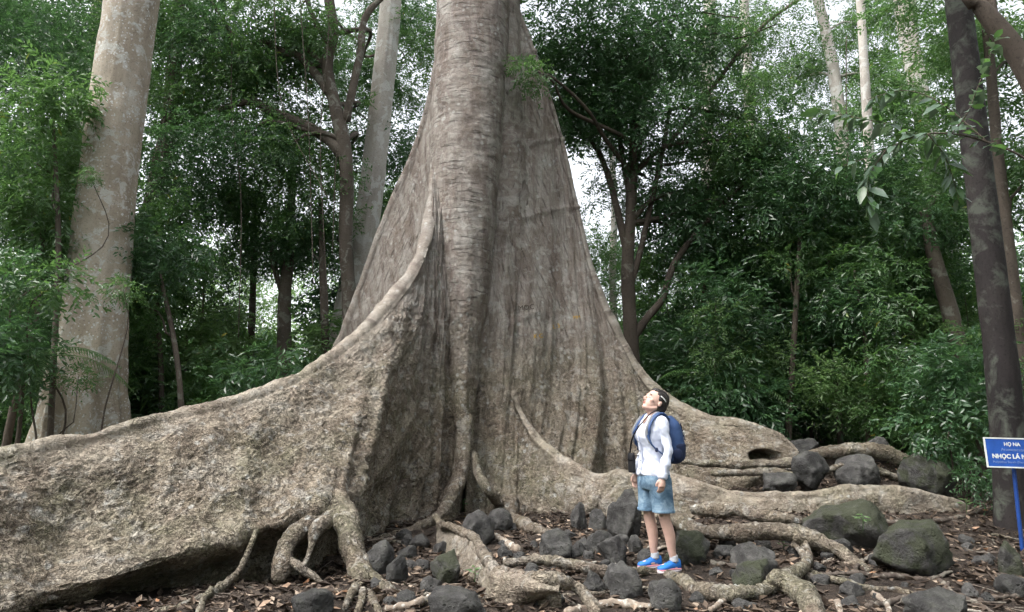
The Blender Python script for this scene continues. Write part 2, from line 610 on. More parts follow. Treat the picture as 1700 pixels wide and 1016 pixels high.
def flat_mat(name, color, rough=0.7, spec=0.3, var=0.0, scale=8.0, bump=0.0, bscale=60):
    t = NT(name)
    o = t.coord('Object')
    col = color
    if var:
        n = t.noise(o, scale, 5, 0.6)
        col = t.ramp(n, [(0.3, tuple(c * (1 - var) for c in color)), (0.7, tuple(min(1, c * (1 + var)) for c in color))])
    nrm = t.bump(t.noise(o, bscale, 4, 0.6), 0.8, bump) if bump else None
    M[name] = t.done(t.bsdf(col, rough, nrm, spec))


def litter_mat():
    t = NT('litter')
    g = t.n('ShaderNodeNewGeometry')
    col = t.ramp(g.outputs['Random Per Island'], [(0.0, (0.035, 0.024, 0.017)), (0.45, (0.052, 0.038, 0.029)), (0.72, (0.105, 0.076, 0.056)),
                                                 (0.90, (0.18, 0.135, 0.100)), (0.97, (0.34, 0.27, 0.21)), (1.0, (0.26, 0.13, 0.065))])
    M['litter'] = t.done(t.bsdf(col, 0.75, None, 0.3))


litter_mat()


# ------------------------------------------------------------------ ground
def axis_steps(lo, hi, fine_lo, fine_hi, fine, coarse):
    a = np.arange(fine_lo, fine_hi, fine)
    b, x, st = [], fine_hi, fine
    while x < hi:
        b.append(x); st = min(coarse, st * 1.18); x += st
    b.append(hi)
    c, x, st = [], fine_lo, fine
    while x > lo:
        st = min(coarse, st * 1.18); x -= st; c.append(max(x, lo))
    return np.array(sorted(set(c)) + list(a) + b)


gx = axis_steps(-160, 160, -5.5, 7.5, 0.05, 8.0)
gy = axis_steps(-120, 220, 4.2, 11.0, 0.05, 8.0)
GX, GY = np.meshgrid(gx, gy, indexing='ij')
GZ = gz(GX, GY)
_p = np.stack([GX.ravel() * 5, GY.ravel() * 5, GX.ravel() * 0], -1)
GZ = GZ + (fbm(_p, 4, 77) * 0.028).reshape(GZ.shape)
me = mesh_np('ground', np.stack([GX, GY, GZ], -1), grid_faces(len(gx), len(gy))[:, ::-1], M['soil'], True)
tag(mob('ground', me), kind='structure')


# ------------------------------------------------------------------ the giant buttressed tree
giant = empty('giant_tree', (-0.6, 11.4, 0.0))
tag(giant, 'giant grey forest tree with huge spreading buttress roots in the centre', 'tree')
GOFF = np.array((-0.6, 11.4, 0.0))


def part(name, me, parent=giant, off=GOFF):
    o = mob(name, me, parent)
    return o


def shift(V):
    return np.asarray(V).reshape(-1, 3) - GOFF


def bark_relief(V, N, uv, folds=0.05, lump=0.02, worm=0.014, fine=0.006, ring=0.0, seed=0, vramp=None, keep=None, cross=0.0):
    z = V[:, 2]
    low = 1 - sstep(2.0, 4.6, z)
    d = np.zeros(len(V))
    f = fbm(np.stack([uv[:, 0] * 1.05, uv[:, 1] * 0.22, uv[:, 0] * 0], -1), 3, seed)
    f2 = fbm(np.stack([uv[:, 0] * 3.3, uv[:, 1] * 0.40, uv[:, 0] * 0 + 3], -1), 2, seed + 4)
    d += folds * (f + 0.30 * f2) * (vramp if vramp is not None else 1.0) * (0.35 + 0.65 * low) * (1 + 0.9 * (1 - sstep(0.6, 2.2, z)))
    if cross:
        d += cross * fbm(np.stack([uv[:, 0] * 0.35, uv[:, 1] * 2.0 + uv[:, 0] * 0.1, uv[:, 0] * 0 + 8], -1), 3, seed + 14) * sstep(0.12, 0.5, uv[:, 1])
    d += lump * fbm(V * 2.6, 3, seed + 1) * (0.5 + 0.5 * low)
    smooth = 1 - 0.62 * uv[:, 2]
    worm = worm * smooth; fine = fine * smooth
    w = worms(V * np.array((6.5, 6.5, 9.0)), seed + 2, 2.2)
    wm = 0.35 + 0.65 * sstep(-0.25, 0.3, fbm(V * 1.7, 2, seed + 7))
    d += worm * (w - 0.35) * (0.15 + 0.85 * low) * wm
    d += worm * 0.9 * fbm(V * np.array((6, 6, 9.0)), 3, seed + 8, 0.6) * (0.3 + 0.7 * low)
    d += fine * fbm(V * 22, 3, seed + 3, 0.65) * (0.5 + 0.5 * low)
    if ring:
        rr = fbm(np.stack([uv[:, 0] * 2.2, uv[:, 1] * 22, uv[:, 0] * 0], -1), 3, seed + 9)
        d += ring * rr * (1 - 0.6 * low)
    if keep is not None:
        d *= keep
    return V + N * d[:, None]


def buttress(name, sections, back, t=0.1, nv=150, step=0.022, flare=0.5, mat='giant_bark', label=None, seed=0, hole=None, nback=26, seams=None, soft=0, **rel):
    K = len(sections)
    if not isinstance(back, list):
        back = [back] * K
    rows = []
    for s, b in zip(sections, back):
        pts = np.array([P(*q) if len(q) == 3 else np.array(q[1:]) for q in s])
        c = catmull(pts, nv)
        b = np.array(b, float); b = b / np.linalg.norm(b)
        rows.append(np.concatenate([c.ravel(), b]))
    rows = np.array(rows)
    rl = np.sum(np.linalg.norm(np.diff(rows[:, :3], axis=0), axis=1))
    ns = int(rl / step)
    S = catmull(rows, ns)
    F = S[:, :nv * 3].reshape(ns, nv, 3)
    B = S[:, nv * 3:]
    if soft:                                        # round off the turn of the face below the ridge
        k_ = np.exp(-0.5 * (np.arange(-3 * soft, 3 * soft + 1) / soft) ** 2); k_ /= k_.sum()
        pad = np.pad(F, ((3 * soft, 3 * soft), (0, 0), (0, 0)), 'edge')
        Fs = np.stack([np.stack([np.convolve(pad[:, j, c], k_, 'valid') for c in range(3)], -1) for j in range(nv)], 1)
        w_ = (sstep(0.0, 0.35, np.linspace(0, 1, nv)) * (1 - 0.45 * sstep(0.75, 1.0, np.linspace(0, 1, nv))))[None, :, None]
        F = F * (1 - w_) + Fs * w_
    B = B / np.linalg.norm(B, axis=1, keepdims=True)
    Rg = F[:, 0]
    T = np.gradient(Rg, axis=0)
    T /= np.linalg.norm(T, axis=1, keepdims=True)
    U = np.cross(T, B)
    U /= np.linalg.norm(U, axis=1, keepdims=True)
    mid = F[:, nv // 3]
    sg = np.sign(np.sum(U * (Rg - mid), axis=1, keepdims=True))
    U = U * sg
    tt = t if np.ndim(t) else np.full(K, t)
    tk = np.interp(np.linspace(0, 1, ns), np.linspace(0, 1, K), tt)[:, None]
    C = Rg - U * tk
    fs = C - B * tk
    dist = np.linalg.norm(F - F[:, :1], axis=2)
    w = np.exp(-(dist / (2.2 * tk)) ** 1.5)[:, :, None]
    F = F + (fs - Rg)[:, None, :] * w
    nr = 12
    ph = np.linspace(0, math.pi, nr + 2)[1:-1]
    rnd = C[:, None, :] + tk[:, None, :] * (-B[:, None, :] * np.cos(ph)[None, :, None] + U[:, None, :] * np.sin(ph)[None, :, None])
    b0 = C + B * tk
    fl = flare if np.ndim(flare) else np.full(K, flare)
    flv = np.interp(np.linspace(0, 1, ns), np.linspace(0, 1, K), fl)
    k = np.linspace(0, 1, nback)
    bz = b0[:, 2:3] * (1 - k)[None, :] + (-0.35) * k[None, :]
    bxy = b0[:, None, :2] + B[:, None, :2] * (flv[:, None] * (k ** 2.2)[None, :])[:, :, None]
    bk = np.concatenate([bxy, bz[:, :, None]], -1)
    foot = F[:, -1:].copy()
    under = np.concatenate([foot + np.stack([B[:, 0] * 0.05, B[:, 1] * 0.05, np.full(ns, -0.12)], -1)[:, None, :],
                            foot * np.array((1, 1, 0)) + np.array((0, 0, -0.35)) + np.stack([B[:, 0] * 0.1, B[:, 1] * 0.1, np.zeros(ns)], -1)[:, None, :]], 1)
    G = np.concatenate([under[:, ::-1], F[:, ::-1], rnd, bk], 1)
    nt = G.shape[1]
    N = grid_normals(G)
    if np.sum(N[:, 2 + nv + nr // 2] * U) < 0:
        N = -N
        flip = True
    else:
        flip = False
    arcs = np.concatenate([[0], np.cumsum(np.linalg.norm(np.diff(Rg, axis=0), axis=1))])
    # distance down from the ridge, and across
    vd = np.zeros((ns, nt))
    vd[:, 2:2 + nv] = np.cumsum(np.concatenate([np.zeros((ns, 1)), np.linalg.norm(np.diff(F, axis=1), axis=2)], 1), 1)[:, ::-1]
    vd[:, :2] = vd[:, 2:3] + np.array((0.35, 0.12))
    vd[:, 2 + nv + nr:] = np.linspace(0.1, 1.5, nback)[None, :]
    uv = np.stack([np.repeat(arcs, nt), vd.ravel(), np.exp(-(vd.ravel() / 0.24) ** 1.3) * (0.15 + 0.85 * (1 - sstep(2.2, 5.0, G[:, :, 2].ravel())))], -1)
    V = G.reshape(-1, 3)
    Nf = N.reshape(-1, 3)
    vr = 0.25 + 0.75 * sstep(0.1, 1.2, vd.ravel())
    V = bark_relief(V, Nf, uv, seed=seed, vramp=vr, **rel)
    if hole is not None:
        for hp, hr, depth in hole:
            d = np.linalg.norm((V - hp) / np.array(hr), axis=1) * (1 + 0.2 * fbm(V * 4.0, 2, 61))
            V = V + np.array((0.0, depth, -0.02))[None, :] * (1 - sstep(0.35, 1.0, d))[:, None]
            ringw = 0.3 * np.exp(-((d - 1.15) / 0.25) ** 2)
            V = V - np.array((0, 0.05, 0))[None, :] * ringw[:, None]
    if seams:
        k = (V[:, 1] * CP + (V[:, 2] - CAM_H) * SP)
        px = 850 + FPX * V[:, 0] / k
        py = 508 - FPX * ((V[:, 2] - CAM_H) * CP - V[:, 1] * SP) / k
        front = np.zeros((ns, nt)); front[:, 2:2 + nv + nr // 2] = 1
        for line in seams:
            ln_ = np.array(line, float)
            yy = np.interp(px, ln_[:, 0], ln_[:, 1])
            inx = (px > ln_[0, 0]) & (px < ln_[-1, 0])
            g = np.exp(-((py - yy) / 3.2) ** 2) * 0.030
            V = V + Nf * (g * inx * front.ravel())[:, None]
    Fq = grid_faces(ns, nt)
    if not flip:
        Fq = Fq[:, ::-1]
    me = mesh_np(name, shift(V), Fq, M[mat], True, uv)
    o = part(name, me)
    if label:
        o['label'] = label
    return o


def loft_column(name, rows, mat, label=None, nt=200, step=0.022, seed=0, **rel):
    """rows: x y z rx ry"""
    r = np.array(rows, float)
    L = np.sum(np.linalg.norm(np.diff(r[:, :3], axis=0), axis=1))
    ns = int(L / step)
    c = catmull(r, ns)
    a = np.linspace(0, 2 * math.pi, nt, endpoint=False)
    G = np.stack([c[:, 0:1] + c[:, 3:4] * np.cos(a)[None], c[:, 1:2] + c[:, 4:5] * np.sin(a)[None], np.repeat(c[:, 2:3], nt, 1)], -1)
    N = grid_normals(G, True)
    cen = G - c[:, None, :3]
    if np.sum(N * cen) < 0:
        N = -N
    uv = np.stack([np.tile(a * 0.6, ns), np.repeat(c[:, 2], nt), np.zeros(ns * nt)], -1)
    V = G.reshape(-1, 3)
    per = np.stack([np.cos(a), np.sin(a)], -1)
    uvp = np.stack([np.tile(per[:, 0], ns) * 1.1 + np.tile(per[:, 1], ns) * 0.63, uv[:, 1], np.zeros(ns * nt)], -1)
    V = bark_relief(V, N.reshape(-1, 3), uvp, seed=seed, **rel)
    Fq = grid_faces(ns, nt, True)
    if r[0, 2] > r[-1, 2]:
        Fq = Fq[:, ::-1]
    me = mesh_np(name, shift(V), Fq, M[mat], True, uv)
    o = part(name, me)
    if label:
        o['label'] = label
    return o


loft_column('trunk', [(-0.66, 11.65, 17.0, 0.66, 0.66), (-0.68, 11.6, 12.0, 0.66, 0.66), (-0.72, 11.5, 9.0, 0.665, 0.66), (-0.77, 11.4, 7.2, 0.64, 0.65),
                      (-0.82, 11.3, 5.5, 0.60, 0.64), (-0.80, 11.2, 3.8, 0.47, 0.62), (-0.78, 11.1, 2.3, 0.31, 0.68), (-0.71, 10.9, 1.2, 0.150, 0.82),
                      (-0.725, 10.72, 0.62, 0.120, 0.84), (-0.83, 10.5, 0.25, 0.14, 0.86), (-0.92, 10.35, -0.25, 0.22, 0.9)],
            'giant_bark', 'grey trunk column ringed with fine horizontal bark ridges', seed=3, folds=0.06, lump=0.05, worm=0.022, ring=0.007, fine=0.010)

core = tube_arrays([(-0.45, 11.95, 17, 0.62), (-0.45, 11.95, 9, 0.62), (-0.45, 12.1, 5.5, 0.85), (-0.45, 12.25, 3, 1.0), (-0.5, 12.3, -0.3, 1.3)], nseg=48, step=0.12, rough=0.05, seed=4)
part('trunk_core', mesh_np('trunk_core', shift(core[0]), [core[1], core[2]], M['giant_bark'], True, core[3]))

# left buttress sweeping towards the photographer
L_secs = [
    [(748, -60, 11.6), (750, 300, 11.2), (756, 600, 10.8), (762, 780, 10.35), (758, 862, 10.1)],
    [(728, 70, 11.45), (738, 340, 10.82), (744, 620, 10.42), (744, 780, 10.2), (738, 864, 9.95)],
    [(721, 170, 11.3), (727, 380, 10.68), (731, 630, 10.3), (728, 780, 10.05), (718, 868, 9.8)],
    [(716, 260, 11.1), (718, 420, 10.52), (718, 640, 10.15), (708, 780, 9.88), (688, 874, 9.6)],
    [(708, 345, 10.8), (707, 480, 10.3), (697, 640, 9.85), (676, 775, 9.5), (650, 880, 9.25)],
    [(690, 420, 10.3), (690, 530, 10.0), (674, 645, 9.4), (645, 765, 8.9), (614, 885, 8.55)],
    [(656, 474, 9.95), (664, 565, 9.52), (648, 660, 8.82), (616, 765, 8.05), (594, 882, 7.62)],
    [(610, 528, 9.48), (622, 610, 8.92), (610, 700, 8.12), (590, 785, 7.38), (580, 842, 7.02), (574, 868, 7.2), (571, 895, 7.45)],
    [(560, 571, 8.98), (554, 650, 8.25), (543, 735, 7.55), (533, 805, 7.05), (527, 848, 6.78), (523, 872, 6.92), (521, 900, 7.2)],
    [(508, 606, 8.45), (497, 690, 7.7), (486, 770, 7.05), (475, 828, 6.7), (467, 868, 6.42), (463, 888, 6.56), (461, 912, 6.85)],
    [(450, 635, 8.0), (430, 710, 7.3), (415, 790, 6.75), (400, 845, 6.4), (392, 892, 6.12), (388, 912, 6.30), (386, 935, 6.60)],
    [(335, 667, 7.25), (318, 740, 6.75), (300, 820, 6.3), (285, 880, 6.0), (277, 926, 5.78), (273, 946, 5.95), (270, 975, 6.25)],
    [(232, 690, 6.72), (215, 760, 6.3), (195, 840, 5.95), (175, 910, 5.65), (162, 970, 5.40), (158, 990, 5.56), (156, 1015, 5.80)],
    [(110, 722, 6.2), (92, 790, 5.9), (75, 870, 5.55), (55, 950, 5.25), (40, 1020, 5.02), (40, 1050, 5.15)],
    [(0, 742, 5.75), (-20, 810, 5.45), (-40, 900, 5.1), (-60, 980, 4.85), (-75, 1050, 4.65)],
    [(-130, 765, 5.3), (-150, 840, 5.0), (-170, 940, 4.7), (-190, 1020, 4.45), (-200, 1100, 4.25)],
    [(-300, 800, 4.8), (-320, 880, 4.5), (-340, 980, 4.2), (-350, 1080, 3.95), (-360, 1160, 3.8)],
    [(-520, 850, 4.2), (-530, 950, 3.95), (-540, 1050, 3.7), (-550, 1150, 3.5), (-560, 1250, 3.4)],
]
bl = [(-0.4, 0.9, 0)] * 4 + [(-0.6, 0.8, 0)] * 2 + [(-0.7, 0.7, 0)] * 4 + [(-0.75, 0.66, 0)] * 8
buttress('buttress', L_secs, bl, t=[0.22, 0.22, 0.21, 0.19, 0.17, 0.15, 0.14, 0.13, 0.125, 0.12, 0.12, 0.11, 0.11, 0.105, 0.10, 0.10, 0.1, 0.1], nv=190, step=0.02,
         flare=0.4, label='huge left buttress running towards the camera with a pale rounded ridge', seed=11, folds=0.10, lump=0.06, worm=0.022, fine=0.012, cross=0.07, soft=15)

# right buttress: broad flat face, thin edge, ends in a knuckle with a hollow
R_secs = [
    [(840, -120, 11.7), (826, 100, 11.6), (812, 350, 11.3), (792, 560, 10.9), (776, 720, 10.6), (768, 850, 10.2)],
    [(852, -20, 11.75), (852, 200, 11.6), (842, 400, 11.3), (828, 600, 10.9), (818, 740, 10.5), (812, 855, 10.0)],
    [(886, 75, 11.9), (884, 280, 11.75), (876, 450, 11.45), (866, 620, 11.0), (856, 750, 10.55), (848, 858, 10.05)],
    [(915, 160, 12.05), (917, 340, 11.9), (915, 500, 11.6), (908, 650, 11.15), (893, 765, 10.65), (885, 850, 10.2)],
    [(940, 250, 12.1), (946, 400, 12.0), (950, 540, 11.7), (945, 670, 11.25), (930, 770, 10.75), (925, 845, 10.35)],
    [(962, 350, 12.1), (975, 480, 11.95), (985, 590, 11.65), (985, 690, 11.25), (975, 780, 10.8), (970, 845, 10.5)],
    [(985, 440, 12.05), (1005, 550, 11.85), (1020, 640, 11.55), (1025, 720, 11.2), (1022, 790, 10.85), (1020, 845, 10.6)],
    [(1020, 530, 12.0), (1042, 610, 11.75), (1062, 690, 11.4), (1070, 750, 11.1), (1075, 800, 10.8), (1075, 845, 10.6)],
    [(1062, 606, 11.9), (1085, 670, 11.6), (1105, 730, 11.25), (1115, 775, 10.95), (1120, 810, 10.75), (1122, 840, 10.6)],
    [(1110, 655, 11.7), (1128, 700, 11.4), (1145, 745, 11.1), (1155, 780, 10.9), (1160, 805, 10.75), (1162, 830, 10.6)],
    [(1165, 684, 11.45), (1180, 715, 11.2), (1190, 745, 11.0), (1198, 772, 10.85), (1200, 792, 10.75), (1202, 812, 10.65)],
    [(1225, 697, 11.2), (1235, 720, 11.02), (1240, 742, 10.9), (1245, 762, 10.78), (1246, 778, 10.7), (1248, 795, 10.65)],
    [(1276, 706, 11.0), (1282, 722, 10.9), (1286, 738, 10.8), (1289, 752, 10.72), (1290, 766, 10.66), (1291, 782, 10.62)],
    [(1304, 720, 10.9), (1309, 732, 10.84), (1312, 742, 10.78), (1315, 754, 10.72), (1316, 766, 10.66), (1317, 780, 10.62)],
    [(1326, 744, 10.84), (1329, 750, 10.82), (1331, 756, 10.78), (1332, 763, 10.74), (1333, 770, 10.70), (1334, 778, 10.66)],
]
br = [(0.25, 0.95, 0)] * 3 + [(0.1, 1, 0)] * 5 + [(-0.05, 1, 0)] * 7
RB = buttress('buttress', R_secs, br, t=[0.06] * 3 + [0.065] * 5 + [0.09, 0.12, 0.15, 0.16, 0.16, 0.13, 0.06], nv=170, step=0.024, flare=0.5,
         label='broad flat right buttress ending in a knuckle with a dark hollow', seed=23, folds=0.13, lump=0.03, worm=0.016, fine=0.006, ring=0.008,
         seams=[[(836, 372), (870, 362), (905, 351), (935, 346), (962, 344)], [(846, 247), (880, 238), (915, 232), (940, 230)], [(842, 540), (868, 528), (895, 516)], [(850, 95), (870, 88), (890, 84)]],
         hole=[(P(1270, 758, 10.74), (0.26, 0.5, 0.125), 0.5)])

# rear buttress on the left, grey and shaded
B_secs = [
    [(735, -40, 12.0), (742, 300, 11.9), (742, 600, 11.8), (742, 900, 11.7)],
    [(722, 90, 12.4), (732, 320, 12.2), (735, 600, 12.0), (735, 900, 11.9)],
    [(702, 190, 12.75), (712, 380, 12.5), (715, 600, 12.3), (715, 880, 12.1)],
    [(674, 272, 13.0), (690, 420, 12.75), (695, 600, 12.5), (695, 850, 12.3)],
    [(640, 348, 13.3), (655, 470, 13.0), (660, 600, 12.8), (660, 800, 12.6)],
    [(606, 440, 13.5), (620, 540, 13.3), (625, 640, 13.1), (625, 760, 12.9)],
    [(580, 510, 13.7), (595, 580, 13.5), (600, 660, 13.3), (600, 750, 13.1)],
    [(556, 566, 13.85), (570, 620, 13.65), (575, 680, 13.5), (575, 740, 13.3)],
    [(520, 625, 14.0), (535, 660, 13.85), (540, 700, 13.7), (540, 740, 13.6)],
    [(455, 680, 14.2), (465, 700, 14.1), (470, 720, 14.0), (470, 740, 13.9)],
]
buttress('buttress', B_secs, (0.1, 1, 0), t=0.10, nv=90, step=0.035, flare=0.4, nback=14,
         label='shaded grey buttress standing behind on the left of the trunk', seed=37, folds=0.05, lump=0.03, worm=0.012, fine=0.005)

# rear buttress, hidden from the front, that carries the tree backwards
K_secs = [[('w', 0.0, 12.6, 7.0), ('w', 0.1, 12.5, 3.5), ('w', 0.1, 12.4, 0.0)], [('w', 0.4, 13.4, 4.0), ('w', 0.3, 13.2, 2.0), ('w', 0.3, 13.1, 0.1)],
          [('w', 0.9, 14.4, 2.0), ('w', 0.8, 14.2, 1.0), ('w', 0.8, 14.1, 0.2)], [('w', 1.8, 16.0, 0.7), ('w', 1.7, 15.9, 0.5), ('w', 1.7, 15.8, 0.2)]]
buttress('buttress', K_secs, (-0.9, 0.4, 0), t=0.1, nv=40, step=0.08, flare=0.4, nback=12, seed=41)

# second right root wall, sweeping out from the foot of the face and on to the right
M_secs = [
    [(842, 560, 11.35), (848, 640, 11.1), (846, 720, 10.8), (842, 790, 10.5)],
    [(860, 655, 10.95), (866, 710, 10.68), (862, 770, 10.4), (858, 830, 10.1)],
    [(888, 712, 10.52), (890, 745, 10.36), (888, 795, 10.1), (885, 845, 9.95)],
    [(930, 752, 10.1), (930, 780, 9.98), (926, 815, 9.85), (922, 852, 9.75)],
    [(978, 779, 9.75), (978, 805, 9.62), (975, 830, 9.52), (972, 856, 9.45)],
    [(1040, 785, 9.5), (1040, 815, 9.38), (1038, 845, 9.3), (1036, 872, 9.25)],
    [(1110, 786, 9.35), (1110, 815, 9.22), (1110, 850, 9.12), (1110, 885, 9.05)],
    [(1180, 803, 9.2), (1180, 830, 9.08), (1180, 862, 8.98), (1180, 890, 8.9)],
    [(1260, 814, 9.1), (1260, 838, 8.98), (1262, 866, 8.88), (1262, 892, 8.82)],
    [(1340, 812, 9.05), (1340, 836, 8.92), (1340, 866, 8.82), (1340, 890, 8.78)],
    [(1420, 801, 9.05), (1420, 825, 8.92), (1420, 855, 8.84), (1420, 880, 8.8)],
    [(1500, 808, 9.1), (1500, 828, 9.0), (1500, 852, 8.94), (1500, 872, 8.9)],
    [(1570, 826, 9.2), (1570, 842, 9.12), (1570, 858, 9.05), (1570, 874, 9.0)],
    [(1615, 840, 9.3), (1615, 852, 9.24), (1615, 864, 9.18), (1615, 876, 9.14)],
    [(1650, 858, 9.4), (1650, 866, 9.36), (1650, 874, 9.32), (1650, 880, 9.3)],
]
buttress('buttress', M_secs, (0.05, 1, 0), t=[0.10, 0.11, 0.11, 0.10, 0.09, 0.09, 0.09, 0.09, 0.09, 0.09, 0.10, 0.09, 0.07, 0.05, 0.03], nv=70, step=0.022, flare=0.25, nback=16,
         label='long low buttress root winding right behind the standing woman', mat='root_bark', seed=53, folds=0.06, lump=0.06, worm=0.020, fine=0.011)


# ------------------------------------------------------------------ roots of the giant tree lying over the ground
def root(pts, label=None, mat='root_bark', parent=giant, squash=1.0, seed=0, nseg=24, rough=0.22, name='root'):
    """pts: (px, py, height over the ground, radius) or (px, py, ('Y', metres), radius)"""
    rows = []
    for (px, py, h, r) in pts:
        q = P(px, py, h[1]) if isinstance(h, tuple) else RG(px, py, h)
        rows.append((*q, r * 0.84))
    V, F, C, uv = tube_arrays(rows, nseg=nseg, step=0.022, rough=rough, nscale=6.0, seed=seed, squash=squash)
    w = worms(V * 9.0, seed, 2.0)
    V = V + np.array((0, 0, 1.0))[None] * (w * 0.014 + fbm(V * 3.0, 2, seed + 5) * 0.035 + fbm(V * 15, 2, seed + 6) * 0.012)[:, None]
    me = mesh_np(name, shift(V) if parent is giant else V, [F, C], M[mat], True, uv)
    o = mob(name, me, parent)
    if label:
        o['label'] = label
    return o


# foot of the central column and the plank root in the foreground
root([(776, 690, ('Y', 10.25), 0.10), (772, 745, ('Y', 10.02), 0.105), (762, 795, ('Y', 9.8), 0.10), (748, 830, ('Y', 9.55), 0.095), (728, 858, ('Y', 9.2), 0.085), (705, 873, 0.03, 0.07),
      (672, 884, 0.0, 0.06), (630, 896, -0.01, 0.05), (596, 905, -0.04, 0.035)], 'slender root dropping from the trunk column and turning left', seed=3)
root([(786, 752, ('Y', 10.1), 0.06), (794, 785, ('Y', 9.85), 0.075), (812, 815, ('Y', 9.55), 0.08), (835, 842, 0.07, 0.085), (862, 866, 0.04, 0.09), (890, 882, 0.02, 0.085), (925, 893, -0.03, 0.06)],
     'smooth root curving down to the right from the trunk foot', seed=4)
root([(722, 858, 0.26, 0.045), (735, 872, 0.24, 0.05), (762, 882, 0.22, 0.055), (785, 893, 0.20, 0.055), (802, 918, 0.20, 0.055), (818, 942, 0.20, 0.055), (850, 952, 0.20, 0.055),
      (890, 963, 0.20, 0.055), (925, 967, 0.19, 0.06), (955, 975, 0.14, 0.06), (978, 998, 0.06, 0.06), (992, 1024, 0.0, 0.06)],
     'pale foreground root arching forward from the trunk foot', seed=5)


def plank(top, foot, label, seed, t=0.05, **kw):
    secs = []
    for a, b in zip(top, foot):
        p0 = RG(*a); p1 = RG(*b)
        m = p0 * 0.55 + p1 * 0.45 + np.array((0, -0.02, -0.02))
        secs.append([('w', *p0), ('w', *m), ('w', *p1)])
    return buttress('root', secs, (0.3, 1, 0), t=t, nv=40, step=0.025, flare=0.15, nback=12, label=label, mat='root_bark', seed=seed, folds=0.05, lump=0.06, worm=0.02, fine=0.012, **kw)


plank([(728, 862, 0.25), (765, 883, 0.22), (798, 914, 0.20), (816, 942, 0.20), (850, 953, 0.20), (890, 964, 0.20), (930, 969, 0.19)],
      [(728, 905, 0.0), (757, 932, 0.0), (782, 962, 0.0), (804, 990, 0.0), (845, 1002, 0.0), (888, 1000, 0.0), (928, 990, 0.02)],
      'whitish lichened plank side of the foreground root', 61)
root([(838, 938, 0.07, 0.05), (870, 934, 0.10, 0.06), (905, 932, 0.12, 0.062), (945, 938, 0.12, 0.062), (985, 947, 0.10, 0.06), (1030, 953, 0.06, 0.055), (1070, 954, 0.0, 0.055),
      (1095, 957, -0.045, 0.06), (1125, 966, -0.02, 0.068), (1160, 981, 0.03, 0.07), (1205, 991, 0.04, 0.07), (1250, 983, 0.05, 0.068), (1290, 966, 0.07, 0.07), (1325, 950, 0.09, 0.06), (1342, 928, 0.08, 0.05),
      (1336, 908, 0.12, 0.05), (1322, 893, 0.2, 0.05)], 'long snaking root under the feet of the standing woman', seed=6)
root([(1275, 968, 0.08, 0.06), (1305, 968, 0.09, 0.10), (1330, 984, 0.06, 0.11), (1345, 1006, 0.03, 0.10), (1356, 1032, 0.0, 0.09)], 'thick knuckled root running down to the lower edge', seed=7)
root([(1100, 850, 0.16, 0.08), (1140, 872, 0.18, 0.10), (1185, 883, 0.18, 0.095), (1230, 887, 0.19, 0.10), (1275, 883, 0.20, 0.10), (1320, 890, 0.19, 0.10), (1365, 903, 0.13, 0.09),
      (1405, 923, 0.06, 0.07), (1440, 950, -0.02, 0.05)], 'stout raised root with white patches right of the woman', seed=8)
root([(1150, 848, 0.22, 0.07), (1190, 846, 0.26, 0.10), (1230, 848, 0.28, 0.10), (1280, 858, 0.25, 0.08), (1330, 868, 0.2, 0.05)], 'bulging pale root beneath the long low buttress', seed=9)
root([(1318, 905, 0.12, 0.04), (1332, 918, 0.10, 0.045), (1338, 930, 0.07, 0.045)], seed=10, nseg=10)
root([(1335, 944, 0.03, 0.04), (1375, 962, 0.02, 0.04), (1420, 975, 0.02, 0.038), (1475, 982, 0.01, 0.034), (1535, 990, 0.01, 0.03), (1570, 996, -0.02, 0.02)], 'thin grey surface root trailing to the lower right', seed=11, nseg=12)
root([(1130, 765, ('Y', 10.35), 0.05), (1190, 772, ('Y', 10.3), 0.07), (1250, 772, ('Y', 10.25), 0.07), (1310, 768, ('Y', 10.2), 0.08), (1360, 753, ('Y', 10.2), 0.10), (1410, 746, ('Y', 10.2), 0.12),
      (1460, 751, ('Y', 10.2), 0.13), (1500, 764, ('Y', 10.2), 0.12), (1535, 778, ('Y', 10.2), 0.10), (1560, 790, ('Y', 10.25), 0.05)], 'rear root humping over boulders beyond the hollow knuckle', seed=12)
root([(1180, 785, ('Y', 10.1), 0.05), (1230, 788, ('Y', 10.0), 0.06), (1290, 783, ('Y', 9.95), 0.06), (1340, 790, ('Y', 9.9), 0.05), (1420, 772, ('Y', 10.0), 0.05), (1480, 790, ('Y', 10.0), 0.06), (1530, 805, ('Y', 10), 0.04)],
     seed=13, nseg=12)
root([(1000, 820, ('Y', 9.6), 0.10), (985, 835, ('Y', 9.5), 0.12), (972, 852, ('Y', 9.4), 0.07)], seed=14)

# the knot of roots at the corner of the left buttress
root([(552, 830, ('Y', 7.05), 0.12), (570, 860, ('Y', 6.78), 0.16), (583, 895, ('Y', 6.55), 0.135), (592, 928, ('Y', 6.42), 0.13), (600, 958, ('Y', 6.28), 0.135), (607, 985, ('Y', 6.1), 0.10), (612, 1006, ('Y', 5.95), 0.05)],
     'thick root leg under the corner of the left buttress', seed=15)
root([(572, 858, ('Y', 6.85), 0.13), (540, 864, ('Y', 6.72), 0.14), (508, 876, ('Y', 6.55), 0.12), (484, 892, ('Y', 6.42), 0.11), (472, 915, ('Y', 6.3), 0.095), (468, 940, ('Y', 6.22), 0.10), (460, 966, ('Y', 6.12), 0.07)],
     'forked root leg left of the dark hollow', seed=16)
root([(545, 862, ('Y', 6.55), 0.06), (528, 878, ('Y', 6.42), 0.085), (521, 893, ('Y', 6.36), 0.06), (516, 912, ('Y', 6.3), 0.028), (508, 935, ('Y', 6.24), 0.024), (500, 952, ('Y', 6.2), 0.022)], 'stub root with a thin prop beneath', seed=17, nseg=12)
